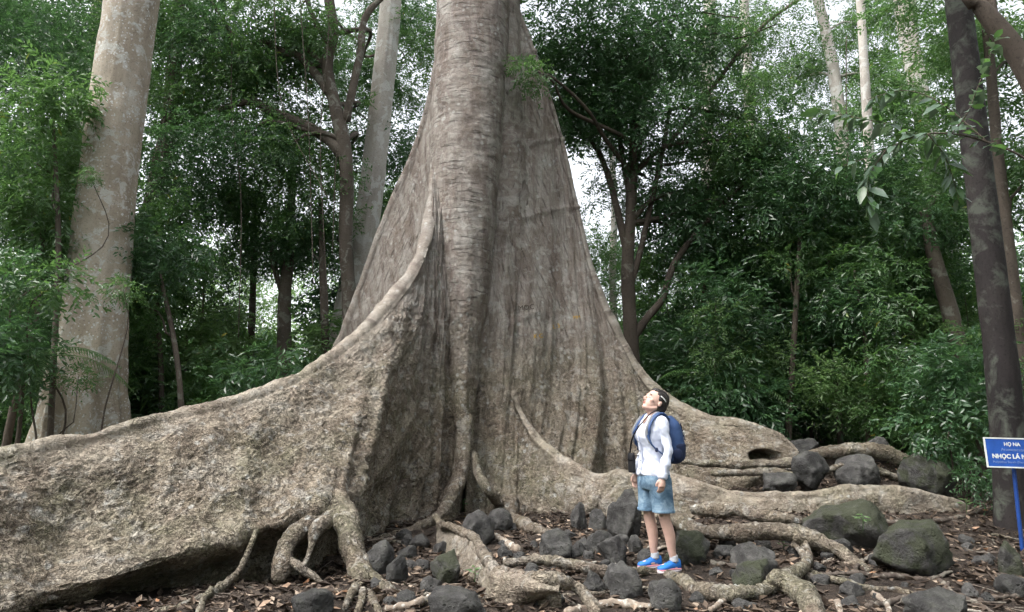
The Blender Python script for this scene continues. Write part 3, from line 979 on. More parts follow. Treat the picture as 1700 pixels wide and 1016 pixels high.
root([(476, 925, ('Y', 6.25), 0.04), (495, 944, ('Y', 6.2), 0.045), (515, 954, ('Y', 6.2), 0.04), (538, 970, ('Y', 6.15), 0.025)], seed=18, nseg=12)
root([(600, 950, ('Y', 6.25), 0.07), (622, 962, ('Y', 6.2), 0.06), (645, 978, 0.02, 0.05), (660, 990, -0.02, 0.03)], seed=19, nseg=12)
root([(598, 968, ('Y', 6.15), 0.05), (582, 990, 0.03, 0.035), (572, 1012, 0.0, 0.03)], seed=20, nseg=10)
root([(602, 975, ('Y', 6.1), 0.055), (600, 998, 0.03, 0.035), (592, 1022, 0.0, 0.03)], seed=21, nseg=10)
root([(608, 978, ('Y', 6.12), 0.05), (622, 1000, 0.02, 0.035), (632, 1022, 0.0, 0.03)], seed=22, nseg=10)
root([(464, 930, ('Y', 6.22), 0.07), (452, 954, 0.04, 0.045), (440, 972, 0.0, 0.03)], seed=23, nseg=10)
root([(425, 885, ('Y', 6.2), 0.03), (418, 903, ('Y', 6.14), 0.035), (408, 925, ('Y', 6.08), 0.033), (396, 950, ('Y', 6.0), 0.036), (374, 973, ('Y', 5.95), 0.045), (342, 990, 0.02, 0.045), (300, 1004, 0.01, 0.035), (255, 1020, -0.01, 0.03)],
     'thin prop root slanting down from the left buttress lip', seed=24, nseg=12)
root([(350, 985, 0.02, 0.04), (338, 1002, 0.01, 0.035), (330, 1024, 0.0, 0.03)], seed=25, nseg=10)

# dark surface roots and thin rootlets among the litter
dr = [[(1340, 962, 1420, 955), (1420, 955), (1510, 960), (1580, 955)], [(1560, 965), (1590, 985), (1630, 1004), (1660, 1022)], [(1500, 1003), (1545, 990), (1575, 968)],
      [(1440, 1008), (1520, 992), (1600, 996), (1690, 990)], [(1180, 935), (1240, 940), (1290, 930)], [(1430, 860, ), (1500, 870), (1580, 862), (1640, 842)],
      [(690, 870), (640, 868), (600, 880)], [(905, 845), (940, 852), (985, 858)], [(1465, 915), (1440, 930), (1420, 945)], [(860, 915), (845, 905), (822, 893), (800, 885)],
      [(1390, 1000), (1398, 1030)], [(1450, 985), (1470, 1000), (1478, 1022)], [(1215, 978), (1205, 995), (1180, 1018)], [(640, 1012), (700, 1004), (735, 975), (768, 950)],
      [(1080, 1012), (1010, 1004), (940, 1020)]]
dr[0] = [(1340, 958), (1420, 955), (1510, 960), (1580, 955)]
for i, c in enumerate(dr):
    r0 = [0.035, 0.03, 0.028, 0.03, 0.03, 0.045, 0.03, 0.025, 0.035, 0.05, 0.03, 0.03, 0.035, 0.035, 0.05][i]
    m = 'bark_root' if i in (9, 10, 11, 12, 13, 14) else 'bark_root_dark'
    root([(x, y, 0.015, r0 * (1 - 0.5 * k / len(c))) for k, (x, y) in enumerate(c)], mat=m, seed=70 + i, nseg=10)

# thin rootlets winding between the stones and diving into the soil
rr_ = random.Random(91)
for i in range(34):
    x = rr_.uniform(620, 1660); y = rr_.uniform(885, 1012)
    if 1330 < x < 1620 and 850 < y < 960:
        continue
    a = rr_.uniform(-0.5, 0.5) + (math.pi if rr_.random() < 0.5 else 0)
    pts_ = []
    m = rr_.randint(4, 7)
    r0 = rr_.uniform(0.010, 0.026)
    for k in range(m):
        pts_.append((x, y, -0.03 if k in (0, m - 1) else 0.012, r0 * (1 - 0.6 * k / m)))
        a += rr_.uniform(-0.55, 0.55)
        x += math.cos(a) * rr_.uniform(20, 45); y += math.sin(a) * rr_.uniform(6, 15)
        y = min(max(y, 872), 1040)
    root(pts_, mat=rr_.choice(['bark_root', 'bark_root_dark', 'root_bark']), seed=200 + i, nseg=8, name='rootlet')


# ------------------------------------------------------------------ boulders
import bmesh


def rock_mesh(name, w, d, h, seed, mat, sub=4, blocky=0.5):
    bm = bmesh.new()
    bmesh.ops.create_icosphere(bm, subdivisions=sub, radius=1.0)
    V = np.array([v.co[:] for v in bm.verts])
    F = np.array([[v.index for v in f.verts] for f in bm.faces])
    bm.free()
    rs = np.random.RandomState(seed)
    # flat fracture planes
    for k in range(int(9 + 12 * blocky)):
        n = rs.normal(size=3); n /= np.linalg.norm(n)
        lim = rs.uniform(0.52, 0.86)
        dd = V @ n
        over = np.maximum(dd - lim, 0)
        V = V - n[None] * (over * rs.uniform(0.86, 1.0))[:, None]
    n = V / np.linalg.norm(V, axis=1, keepdims=True)
    V = V + n * (fbm(V * 1.5 + seed * 3.1, 3, seed) * 0.20 + fbm(V * 5.0 + seed, 3, seed + 1, 0.6) * 0.085 + fbm(V * 14 + seed, 2, seed + 2) * 0.03)[:, None]
    V = V / np.abs(V).max(0)
    V = V * np.array((w / 2, d / 2, h / 2))
    return mesh_np(name, V, F[:, ::1], mat, True)


def boulder(px, pb, wpx, hpx, seed, label, moss=False, blocky=0.5, dz=0.0, name='boulder', Y=None, sub=4):
    base = RG(px, pb, dz) if Y is None else P(px, pb, Y)
    dep = base[1] / (CP - (508 - pb) / FPX * SP)
    w = wpx * dep / FPX
    h = hpx * dep / FPX * 1.12
    d = w * 0.85
    sink = 0.03 + 0.28 * h
    hh = h + sink
    me = rock_mesh(name, w, d, hh, seed, M['rock_mossy' if moss else 'rock'], sub, blocky)
    o = mob(name, me, None, (base[0], base[1] + d * 0.32, base[2] - sink + hh / 2))
    o.rotation_euler = (0, 0, random.Random(seed).uniform(-0.4, 0.4))
    tag(o, label, 'boulder' if name == 'boulder' else 'stone', 'dark boulders among the roots' if name == 'boulder' else 'small stones among the roots')
    return o


BOULD = [
    (624, 957, 56, 50, 'dark rounded boulder right beside the thick corner root leg', 0, 0.6),
    (661, 968, 44, 44, 'pointed dark boulder standing upright in the left foreground litter', 0, 0.9),
    (739, 974, 60, 56, 'mossy green boulder left of the pale foreground root', 1, 0.6),
    (792, 907, 66, 52, 'dark smooth boulder in front of the trunk foot', 0, 0.3),
    (830, 884, 46, 34, 'rounded boulder tucked behind the smooth curving root', 0, 0.3),
    (753, 1034, 108, 46, 'broad pitted boulder cut by the lower edge left of the foreground root', 0, 0.4),
    (512, 1026, 72, 38, 'grey boulder at the lower edge beneath the root knot', 0, 0.4),
    (964, 878, 33, 38, 'small upright boulder at the mouth of the right hollow', 0, 0.8),
    (997, 879, 38, 32, 'faceted boulder between the upright one and the big cube one', 0, 0.9),
    (1043, 895, 66, 72, 'large blocky cube boulder beside the woman knee', 0, 1.0),
    (918, 932, 68, 44, 'jagged dark boulder in the middle of the litter', 0, 0.9),
    (991, 919, 54, 32, 'wedge boulder left of the big cube boulder', 0, 0.9),
    (1024, 941, 62, 44, 'domed boulder just left of the woman shoes', 0, 0.6),
    (1056, 921, 28, 32, 'narrow boulder wedged against the woman shin', 0, 0.9),
    (1150, 937, 84, 48, 'mossy boulder behind the woman calf on the right', 1, 0.5),
    (988, 985, 42, 30, 'small pitted boulder below the snaking root', 0, 0.5),
    (1037, 994, 80, 50, 'angular dark boulder in the foreground below the woman', 0, 0.9),
    (1103, 1014, 68, 44, 'pitted round boulder at the lower edge below the shoes', 0, 0.4),
    (1343, 758, 50, 28, 'dark boulder behind the hollow knuckle', 0, 0.3),
    (1354, 808, 70, 52, 'tall dark boulder left of the pair under the rear root', 0, 0.3),
    (1440, 804, 86, 46, 'broad dark boulder right of the pair under the rear root', 0, 0.4),
    (1297, 815, 66, 30, 'low bluish boulder between rear root and low buttress', 0, 0.5),
    (1556, 818, 90, 56, 'shaded dark boulder by the undergrowth at the root tip', 1, 0.3),
    (1423, 908, 156, 68, 'largest mossy boulder with a tiny fern growing on it', 1, 0.4),
    (1296, 890, 60, 30, 'dark flat boulder resting under the low buttress', 0, 0.4),
    (1538, 958, 130, 80, 'great square mossy boulder in front of the right tree', 1, 0.8),
    (1258, 948, 80, 38, 'flat topped boulder right of the woman', 0, 0.6),
    (1253, 979, 68, 42, 'pyramid shaped boulder beside the knuckled root', 1, 0.9),
    (1690, 958, 44, 54, 'mossy boulder at the foot of the blue sign post', 1, 0.4),
    (1572, 1036, 116, 44, 'wide boulder cut by the lower edge on the right', 0, 0.4),
    (1466, 758, 54, 30, 'shadowed boulder at the edge of the far undergrowth', 0, 0.3),
    (1692, 990, 54, 34, 'dark boulder in the lower right corner', 0, 0.4),
]
YB = {18: 11.2, 19: 9.75, 20: 9.75, 21: 9.7, 22: 9.6, 30: 11.0, 24: 8.6}
for i, (px, pb, w, h, lab, moss, blk) in enumerate(BOULD):
    boulder(px, pb, w, h, 100 + i, lab, bool(moss), blk, Y=YB.get(i))

STONES = [(674, 926, 38, 16), (677, 909, 32, 18), (834, 918, 18, 12), (860, 927, 24, 12), (883, 962, 34, 22), (1032, 905, 30, 16), (876, 975, 30, 12), (1076, 937, 40, 22), (1006, 941, 22, 10),
          (1205, 927, 42, 22), (700, 945, 26, 14), (680, 945, 30, 12), (648, 1006, 30, 12), (930, 912, 26, 14), (905, 905, 20, 10), (955, 925, 22, 12), (970, 905, 22, 10), (1130, 965, 22, 10),
          (1190, 955, 28, 12), (1225, 960, 24, 12), (1380, 930, 30, 14), (1465, 940, 34, 16), (1160, 1000, 26, 10), (1420, 1010, 40, 16), (1640, 940, 34, 18), (1610, 905, 30, 16), (850, 880, 20, 10),
          (1240, 1012, 40, 14), (660, 990, 24, 10), (770, 920, 20, 12), (1010, 905, 24, 14), (945, 895, 24, 12)]
_rq = random.Random(17)
for _k in range(92):
    _x = _rq.uniform(620, 1300) if _k < 66 else _rq.uniform(1300, 1690)
    _y = _rq.uniform(885, 1005)
    if abs(_x - 1096) < 45 and _y > 925:
        continue
    if any(abs(_x - b[0]) < (b[2] * 0.45) and 0 < b[1] - _y + 8 < b[3] for b in BOULD):
        continue
    _w = _rq.uniform(12, 42)
    STONES.append((_x, _y, _w, _w * _rq.uniform(0.4, 0.65)))
for i, (px, pb, w, h) in enumerate(STONES):
    near = min(BOULD, key=lambda b: (b[0] - px) ** 2 + ((b[1] - pb) * 1.6) ** 2)
    side = ('left of' if px < near[0] else 'right of') if abs(px - near[0]) > abs(pb - near[1]) * 1.3 else ('behind' if pb < near[1] else 'in front of')
    short = near[4]
    lab = 'small stone %s the %s' % (side, short)
    boulder(px, pb, w, h, 300 + i, ' '.join(lab.split()[:16]), False, 0.7, name='stone', sub=3)


# ------------------------------------------------------------------ leaf litter
def leaf_quads(C, D, Nn, ln, wd, curl, rs):
    """diamond leaves of 4 triangles: centre C, direction D, normal Nn"""
    S = np.cross(D, Nn)
    S /= np.maximum(np.linalg.norm(S, axis=1, keepdims=True), 1e-9)
    n = len(C)
    a = C - D * ln[:, None] * 0.5
    b = C + D * ln[:, None] * 0.5 + Nn * (curl * ln)[:, None] * 0.6
    m0 = C + Nn * (-0.25 * curl * ln)[:, None]
    l = C - D * ln[:, None] * 0.06 + S * wd[:, None] * 0.5 + Nn * (curl * wd)[:, None]
    r = C - D * ln[:, None] * 0.06 - S * wd[:, None] * 0.5 + Nn * (curl * wd)[:, None]
    V = np.stack([a, l, b, r, m0], 1).reshape(-1, 3)
    o = (np.arange(n) * 5)[:, None]
    F = np.concatenate([o + np.array((0, 4, 1)), o + np.array((1, 4, 2)), o + np.array((2, 4, 3)), o + np.array((3, 4, 0))], 0)
    return V, F


rs = np.random.RandomState(8)
n = 36000
x = rs.uniform(-4.5, 7.0, n)
y = 4.6 + rs.uniform(0, 1, n) ** 1.25 * 8.0
dens = fbm(np.stack([x * 1.3, y * 1.3, x * 0], -1), 3, 19)
keep = dens > rs.uniform(-0.65, 0.40, n)
x, y = x[keep], y[keep]
n = len(x)
z = gz(x, y) + fbm(np.stack([x * 5, y * 5, x * 0], -1), 4, 77) * 0.028 + rs.uniform(0.004, 0.022, n)
ang = rs.uniform(0, 2 * math.pi, n)
tl = rs.normal(0, 0.28, (n, 2))
N = np.stack([tl[:, 0], tl[:, 1], np.ones(n)], -1); N /= np.linalg.norm(N, axis=1, keepdims=True)
D = np.stack([np.cos(ang), np.sin(ang), np.zeros(n)], -1)
D = D - N * np.sum(D * N, 1, keepdims=True); D /= np.linalg.norm(D, axis=1, keepdims=True)
ln = rs.uniform(0.035, 0.125, n)
V, F = leaf_quads(np.stack([x, y, z], -1), D, N, ln, ln * rs.uniform(0.30, 0.56, n), rs.uniform(-0.25, 0.5, n), rs)
tag(mob('leaf_litter', mesh_np('leaf_litter', V, F, M['litter'], False)), 'brown fallen leaves strewn over the dark forest floor', 'leaf litter', kind='stuff')

# twigs lying about
items = []
for i in range(420):
    px_, py_ = rs.uniform(-4, 6.5), 4.8 + rs.uniform(0, 1) ** 1.2 * 6
    a = rs.uniform(0, math.pi); L = rs.uniform(0.08, 0.4)
    q = []
    for k in np.linspace(-0.5, 0.5, 4):
        xx = px_ + math.cos(a) * L * k + rs.normal(0, 0.01); yy = py_ + math.sin(a) * L * k + rs.normal(0, 0.01)
        q.append((xx, yy, gz1(xx, yy) + 0.018, 0.0035 + 0.004 * rs.rand()))
    Vv, Fq, Cc, uv = tube_arrays(q, nseg=4, sub=5, rough=0.0)
    items.append((Vv, [Fq, Cc], None))
V, F, _ = join_arrays(items)
tag(mob('fallen_twigs', mesh_np('fallen_twigs', V, F, M['bark_root_dark'], False)), 'thin dry twigs scattered on the forest floor', 'twigs', kind='stuff')


# ------------------------------------------------------------------ foliage
def nrmz(a):
    return a / np.maximum(np.linalg.norm(a, axis=-1, keepdims=True), 1e-9)


def crown_arrays(blobs, n_sprays, seed, leaves=9, slen=0.42, ll=0.12, lw=0.045, droop=0.25, shell=0.5, gap=0.0, detail=False):
    rs = np.random.RandomState(seed)
    B = np.array(blobs, float)                      # cx cy cz rx ry rz
    wgt = B[:, 3] * B[:, 4] * B[:, 5]; wgt = wgt / wgt.sum()
    k = rs.choice(len(B), n_sprays, p=wgt)
    d = nrmz(rs.normal(size=(n_sprays, 3)))
    u = rs.uniform(0, 1, n_sprays) ** shell
    O = B[k, :3] + d * B[k, 3:] * u[:, None]
    if gap > 0:                                     # uneven clumps with holes between them
        q = fbm(O * 1.15 + seed, 2, seed + 5)
        m = q > rs.uniform(-0.9, 0.2, n_sprays) + (gap - 0.35)
        O, d = O[m], d[m]
    ns = len(O)
    sd = nrmz(d * 0.7 + rs.normal(size=(ns, 3)) * 0.55 + np.array((0, 0, -droop)))
    up = nrmz(np.array((0, 0, 1.0)) + rs.normal(size=(ns, 3)) * 0.35)
    side = nrmz(np.cross(sd, up))
    up = nrmz(np.cross(side, sd))
    t = np.linspace(0.12, 1.0, leaves)
    sgn = np.where(np.arange(leaves) % 2 == 0, 1.0, -1.0)
    L = slen * rs.uniform(0.65, 1.25, ns)
    base = O[:, None, :] + sd[:, None, :] * (t[None, :, None] * L[:, None, None]) - np.array((0, 0, 1.0)) * (t ** 2 * 0.12)[None, :, None]
    ld = sd[:, None, :] * 0.62 + side[:, None, :] * (sgn * 0.72)[None, :, None] + rs.normal(size=(ns, leaves, 3)) * 0.22 + np.array((0, 0, -droop * 0.6))
    ld = nrmz(ld).reshape(-1, 3)
    ln_ = nrmz(up[:, None, :] + rs.normal(size=(ns, leaves, 3)) * 0.38).reshape(-1, 3)
    sz = (ll * rs.uniform(0.6, 1.25, (ns, leaves))).ravel()
    base = base.reshape(-1, 3)
    sv = nrmz(np.cross(ld, ln_))
    nv = np.cross(sv, ld)
    w = (lw / ll) * sz
    n = len(base)
    if not detail:
        tip = base + ld * sz[:, None] - nv * (sz * 0.10)[:, None]
        mid = base + ld * (sz * 0.45)[:, None]
        a = mid + sv * (w * 0.5)[:, None] + nv * (w * 0.18)[:, None]
        b = mid - sv * (w * 0.5)[:, None] + nv * (w * 0.18)[:, None]
        V = np.stack([base, a, tip, b], 1).reshape(-1, 3)
        F = (np.arange(n) * 4)[:, None] + np.array((0, 1, 2, 3))
        return V, F
    r1, r2 = 0.28, 0.66
    out = [base]
    for r_, wk in ((r1, 0.46), (r2, 0.42)):
        c = base + ld * (sz * r_)[:, None] - nv * (sz * 0.12 * r_ * r_)[:, None]
        out += [c + sv * (w * wk)[:, None] + nv * (w * 0.15)[:, None], c, c - sv * (w * wk)[:, None] + nv * (w * 0.15)[:, None]]
    out.append(base + ld * sz[:, None] - nv * (sz * 0.16)[:, None])
    V = np.stack(out, 1).reshape(-1, 3)
    o = (np.arange(n) * 8)[:, None]
    Q = np.concatenate([o + np.array((1, 2, 5, 4)), o + np.array((2, 3, 6, 5))], 0)
    T = np.concatenate([o + np.array((0, 2, 1)), o + np.array((0, 3, 2)), o + np.array((4, 5, 7)), o + np.array((5, 6, 7))], 0)
    return V, [Q, T]


CROWN = {}


def crown_variant(key, blobs, n, seed, mat, **kw):
    V, F = crown_arrays(blobs, n, seed, **kw)
    CROWN[key] = mesh_np('crown', V, F, M[mat], False)


def rblobs(seed, n, R0, H, r0, r1):
    rs = np.random.RandomState(seed)
    out = []
    for i in range(n):
        a = rs.uniform(0, 2 * math.pi); q = R0 * rs.uniform(0.1, 1) ** 0.6
        r = rs.uniform(r0, r1)
        out.append((math.cos(a) * q, math.sin(a) * q, rs.uniform(-H, H), r, r, r * 0.62))
    return out


for i in range(3):
    crown_variant('bush%d' % i, rblobs(10 + i, 9, 0.9, 0.95, 0.45, 0.75), 430, 20 + i, ['leaf_dark', 'leaf_mid', 'leaf_mid'][i], ll=0.16, lw=0.058, slen=0.46, gap=0.24)
    crown_variant('mid%d' % i, rblobs(30 + i, 14, 1.7, 0.85, 0.55, 1.0), 1150, 40 + i, ['leaf_dark', 'leaf_mid', 'leaf_mid'][i], ll=0.125, lw=0.047, slen=0.44, gap=0.36)
    crown_variant('big%d' % i, rblobs(50 + i, 26, 3.4, 1.9, 0.8, 1.5), 3600, 60 + i, ['leaf_dark', 'leaf_mid', 'leaf_light'][i], ll=0.125, lw=0.047, slen=0.5, gap=0.32)
    crown_variant('thin%d' % i, rblobs(70 + i, 9, 1.5, 0.8, 0.4, 0.8), 420, 80 + i, ['leaf_mid', 'leaf_light', 'leaf_light'][i], ll=0.11, lw=0.040, slen=0.42, gap=0.3)
crown_variant('broad0', rblobs(95, 9, 0.9, 0.9, 0.45, 0.75), 200, 96, 'leaf_light', ll=0.24, lw=0.085, slen=0.5, leaves=8, gap=0.2)
crown_variant('broad1', rblobs(97, 9, 0.9, 0.9, 0.45, 0.75), 240, 98, 'leaf_dark', ll=0.22, lw=0.07, slen=0.5, leaves=8, gap=0.2)
crown_variant('spray0', [(0, 0, 0, 0.55, 0.55, 0.35)], 60, 90, 'leaf_mid', ll=0.13, lw=0.048, slen=0.45, detail=True)
crown_variant('spray1', [(0, 0, 0, 0.7, 0.6, 0.5)], 90, 91, 'leaf_dark', ll=0.13, lw=0.05, slen=0.45, detail=True)


def put_crown(parent, key, loc, s=1.0, rz=0.0, sz=1.0, name='crown'):
    o = bpy.data.objects.new(name, CROWN[key])
    o.location = Vector(loc) - (parent.location if parent is not None else Vector())
    o.scale = (s, s, s * sz)
    o.rotation_euler = (0, 0, rz)
    return link(o, parent)


def trunk_rows(path, Y, ground=True, up=None):
    """path: (px, py, width_px[, Y]) from the foot upwards -> x y z r rows"""
    rows = []
    for q in path:
        yy = q[3] if len(q) > 3 else Y
        p = P(q[0], q[1], yy)
        dep = yy / (CP - (508 - q[1]) / FPX * SP)
        rows.append([*p, q[2] * 0.5 * dep / FPX])
    if ground:
        g = gz1(rows[0][0], rows[0][1])
        if rows[0][2] > g - 0.1:
            d = np.array(rows[0][:3]) - np.array(rows[1][:3])
            d = d / max(abs(d[2]), 1e-3)
            k = rows[0][2] - g + 0.15
            foot = np.array(rows[0][:3]) + d * k * np.array((0.6, 0.6, 1.0))
            rows.insert(0, [foot[0], foot[1], g - 0.15, rows[0][3] * 1.12])
    if up:
        a, b = np.array(rows[-1]), np.array(rows[-2])
        dz = up - a[2]
        d = (a[:3] - b[:3]) / max(a[2] - b[2], 1e-3)
        rows.append([a[0] + d[0] * dz * 0.6, a[1] + d[1] * dz * 0.6, up, a[3] * 0.7])
    return rows


RND = random.Random(4)
TREES = {}


def limb_rows(a, b, r0, r1, sag=0.15, seed=0):
    rs = np.random.RandomState(seed)
    a, b = np.array(a, float), np.array(b, float)
    L = np.linalg.norm(b - a)
    rows = []
    for k in np.linspace(0, 1, 5):
        p = a * (1 - k) + b * k + np.array((0, 0, sag * L * math.sin(math.pi * k))) + rs.normal(0, 0.05 * L, 3) * (1 if 0 < k < 1 else 0)
        rows.append([*p, r0 * (1 - k) + r1 * k])
    return rows


def tree(name, label, path, Y, mat, crowns=(), limbs=(), up=None, group=None, lobes=None, nseg=14, cat='tree', rough=0.07, ground=True, seed=0, parts=True):
    """limbs: pixel paths; crowns: (key, px, py, Y, scale) or (key, (x,y,z), scale)"""
    rows = trunk_rows(path, Y, ground, up)
    o = empty(name, rows[0][:3])
    off = np.array(rows[0][:3])
    tag(o, label, cat, group)
    if lobes:
        V, F, C, uv = tube_arrays(rows, nseg=96, step=0.05, rough=0.03, nscale=2.0, seed=seed)
        c = catmull(np.array(rows), (len(V) - 2) // 96)
        cc = np.repeat(c[:, :3], 96, 0); rr = np.repeat(c[:, 3], 96)
        a = np.tile(np.linspace(0, 2 * math.pi, 96, endpoint=False), len(c))
        amp = lobes[1] + (lobes[0] - lobes[1]) * (1 - sstep(0.5, lobes[2], cc[:, 2]))
        wob = fbm(np.stack([np.cos(a) * 1.9, np.sin(a) * 1.9, cc[:, 2] * 0.10], -1), 2, seed)
        sharp = 1 - np.abs(wob) * 2.6
        V[:-2] = cc + (V[:-2] - cc) * (1 + amp * (sharp - 0.4))[:, None]
        me = mesh_np('trunk', V - off, [F, C], M[mat], True, uv)
    else:
        V, F, C, uv = tube_arrays(rows, nseg=nseg, step=0.10, rough=rough, nscale=2.5, seed=seed)
        me = mesh_np('trunk', V - off, [F, C], M[mat], True, uv)
    mob('trunk', me, o)
    for i, lp in enumerate(limbs):
        lr = trunk_rows(lp, Y, False)
        V, F, C, uv = tube_arrays(lr, nseg=9, step=0.10, rough=0.12, nscale=3.5, seed=seed + 7 * i + 1)
        mob('limb', mesh_np('limb', V - off, [F, C], M[mat], True, uv), o)
    R_ = np.array(rows)
    for i, c in enumerate(crowns):
        key = c[0]
        if isinstance(c[1], tuple):
            loc, s = c[1], c[2]
        else:
            loc, s = tuple(P(c[1], c[2], c[3])), c[4]
        put_crown(o, key, loc, s, RND.uniform(0, 6.28), RND.uniform(0.85, 1.15))
        # a bough that carries this crown
        l3 = np.array(loc)
        dd = np.linalg.norm((R_[:, :3] - l3) * np.array((1, 1, 0.8)), axis=1) + np.where(R_[:, 2] > l3[2] + 0.3, 3.0, 0)
        j = int(np.argmin(dd))
        if parts and dd[j] > 0.35:
            lr = limb_rows(R_[j, :3], l3, min(R_[j, 3] * 0.5, 0.07), 0.012, 0.1, seed * 13 + i)
            V, F, C, uv = tube_arrays(lr, nseg=6, step=0.2, rough=0.1, seed=i)
            mob('bough', mesh_np('bough', V - off, [F, C], M[mat], True, uv), o)
    return o


# --- the great pale trunk on the left
tree('pale_tree', 'great pale lichen-spotted tree trunk on the left behind the buttress', [(137, 735, 134), (150, 600, 108), (163, 480, 95), (177, 320, 89), (198, 150, 85), (219, 0, 82), (236, -120, 80)], 12.3,
     'bark_pale', lobes=(0.24, 0.03, 4.8), up=17, crowns=[('big1', (-8.0, 13.5, 18.5), 1.2)], seed=2)
# --- slim grey trunk against the rear buttress
tree('grey_tree', 'slim pale grey tree rising beside the rear buttress', [(572, 560, 52), (596, 440, 46), (612, 350, 42), (628, 220, 38), (640, 100, 36), (650, -20, 34)], 18.0, 'bark_grey', lobes=(0.10, 0.06, 8),
     up=20, crowns=[('big1', (-3.5, 18.5, 20), 1.2)], seed=3)
# --- crooked branching tree between them
tree('crooked_tree', 'crooked dark branching tree with long limbs reaching left', [(580, 520, 24), (574, 400, 23), (576, 300, 23), (570, 235, 24), (556, 175, 22), (543, 110, 19), (553, 55, 18), (545, -10, 16)], 16.0, 'bark_brown',
     limbs=[[(574, 262, 24), (548, 235, 19), (515, 212, 17), (478, 195, 15), (440, 180, 14), (424, 168, 12), (398, 172, 11), (362, 182, 8)],
            [(552, 160, 18), (520, 118, 15), (495, 92, 13), (468, 86, 12), (440, 70, 11), (408, 80, 10), (380, 58, 9), (340, 66, 6)],
            [(575, 200, 16), (585, 150, 13), (598, 90, 12), (606, 30, 11), (640, -10, 9)], [(400, 78, 8), (375, 40, 7), (350, 0, 5)], [(545, 70, 12), (520, 30, 9), (505, -20, 7)]],
     crowns=[('mid0', 420, 60, 16.2, 1.0), ('mid1', 330, 90, 15.6, 1.0), ('mid0', 360, 230, 15.5, 0.9), ('mid1', 480, 130, 17.0, 1.0), ('mid0', 610, 130, 20.0, 0.9), ('mid1', 500, 10, 16.5, 1.0),
             ('thin0', 450, 240, 16.0, 1.0), ('mid0', 640, 10, 20.5, 1.0), ('mid1', 300, 10, 16.5, 1.1), ('mid0', 640, 240, 20.0, 1.0), ('mid1', 600, 340, 21.0, 1.1), ('mid0', 560, 400, 20.0, 0.9), ('mid1', 680, 130, 20.0, 1.0)], up=13, seed=4)
tree('forked_tree', 'thin forked brown tree deep in the left undergrowth', [(472, 600, 24), (472, 520, 22), (474, 470, 20), (480, 420, 16), (484, 330, 13), (490, 240, 11)], 17.5, 'bark_brown',
     limbs=[[(471, 490, 12), (462, 465, 10), (455, 440, 9), (450, 390, 7)]], crowns=[('mid1', 470, 330, 17.8, 0.9), ('mid0', 440, 400, 18.2, 0.8), ('mid2', 500, 230, 18.5, 1.0)], seed=5)
tree('stump_tree', 'pale split trunk half hidden right of the great pale tree', [(246, 690, 46), (244, 600, 42), (242, 520, 38), (246, 400, 32), (262, 300, 28), (285, 190, 26), (290, 100, 24)], 17.0, 'bark_brown', lobes=(0.2, 0.1, 6),
     up=13, crowns=[('mid0', 300, 300, 16.5, 1.0), ('mid1', 270, 180, 17.5, 1.1)], seed=6)
tree('far_pale_tree', 'far pale trunk showing at the left edge of the great trunk', [(112, 420, 20), (128, 300, 20), (146, 160, 19), (158, 40, 18)], 22.0, 'bark_grey', up=20,
     crowns=[('big1', 90, 80, 21, 0.9), ('big0', 30, 200, 19, 0.8), ('mid1', 70, 260, 17, 1.0), ('mid0', 20, 360, 16, 1.0), ('mid1', 230, 120, 19, 1.0), ('mid0', 20, -10, 15.5, 1.1), ('mid0', 80, 10, 18, 1.1), ('mid0', 270, -10, 19, 1.1)], seed=7)
# --- multi-stemmed dark tree right of the giant
tree('dark_tree', 'dark multi-stemmed tree right of the giant trunk', [(1050, 600, 26), (1045, 520, 23), (1042, 440, 21), (1046, 370, 18), (1050, 290, 18), (1056, 200, 15), (1066, 110, 12), (1078, 40, 9)], 14.0, 'bark_dark',
     limbs=[[(1043, 430, 15), (1030, 370, 12), (1015, 310, 11), (1000, 265, 10), (982, 235, 8), (950, 205, 6)], [(1046, 330, 10), (1030, 240, 9), (1018, 150, 8), (1005, 70, 6)],
            [(1049, 300, 12), (1064, 220, 10), (1078, 120, 9), (1088, 50, 7)], [(1050, 560, 18), (1074, 528, 14), (1100, 495, 12), (1118, 440, 11), (1150, 395, 9), (1200, 340, 8), (1255, 285, 6), (1310, 245, 4)],
            [(1044, 480, 12), (1062, 420, 10), (1078, 350, 9), (1100, 250, 8), (1112, 180, 6)], [(1100, 250, 8), (1150, 190, 8), (1210, 110, 7), (1270, 40, 6), (1340, -10, 5)]],
     crowns=[('mid0', 930, 50, 13.6, 0.95), ('mid0', 1010, 90, 14.0, 1.0), ('mid0', 1085, 60, 14.6, 0.95), ('mid0', 960, 150, 14.2, 0.8), ('bush0', 985, 205, 13.8, 0.9), ('mid0', 1120, 190, 14.0, 0.85),
             ('mid1', 1165, 270, 14.4, 0.8), ('mid0', 1085, 300, 14.8, 0.75), ('mid1', 1290, 200, 13.6, 0.8), ('mid0', 1360, 250, 13.6, 0.9), ('mid1', 1230, 340, 14.0, 0.85), ('mid2', 1330, 330, 14.2, 0.85),
             ('thin0', 1230, 30, 13.5, 0.8), ('thin0', 1290, 40, 13.5, 0.7), ('bush0', 1120, 380, 14.2, 0.9), ('spray0', 885, 125, 11.2, 0.55), ('spray0', 868, 108, 11.1, 0.45)], seed=8)
tree('slender_pale_tree', 'slender pale sapling trunk left of the dark tree', [(1020, 560, 13), (1017, 450, 12), (1020, 350, 11), (1016, 260, 9), (1012, 180, 7)], 18.5, 'bark_grey', crowns=[('thin1', 1000, 180, 18.5, 1.0), ('mid1', 1000, 450, 19, 0.7)], seed=9)
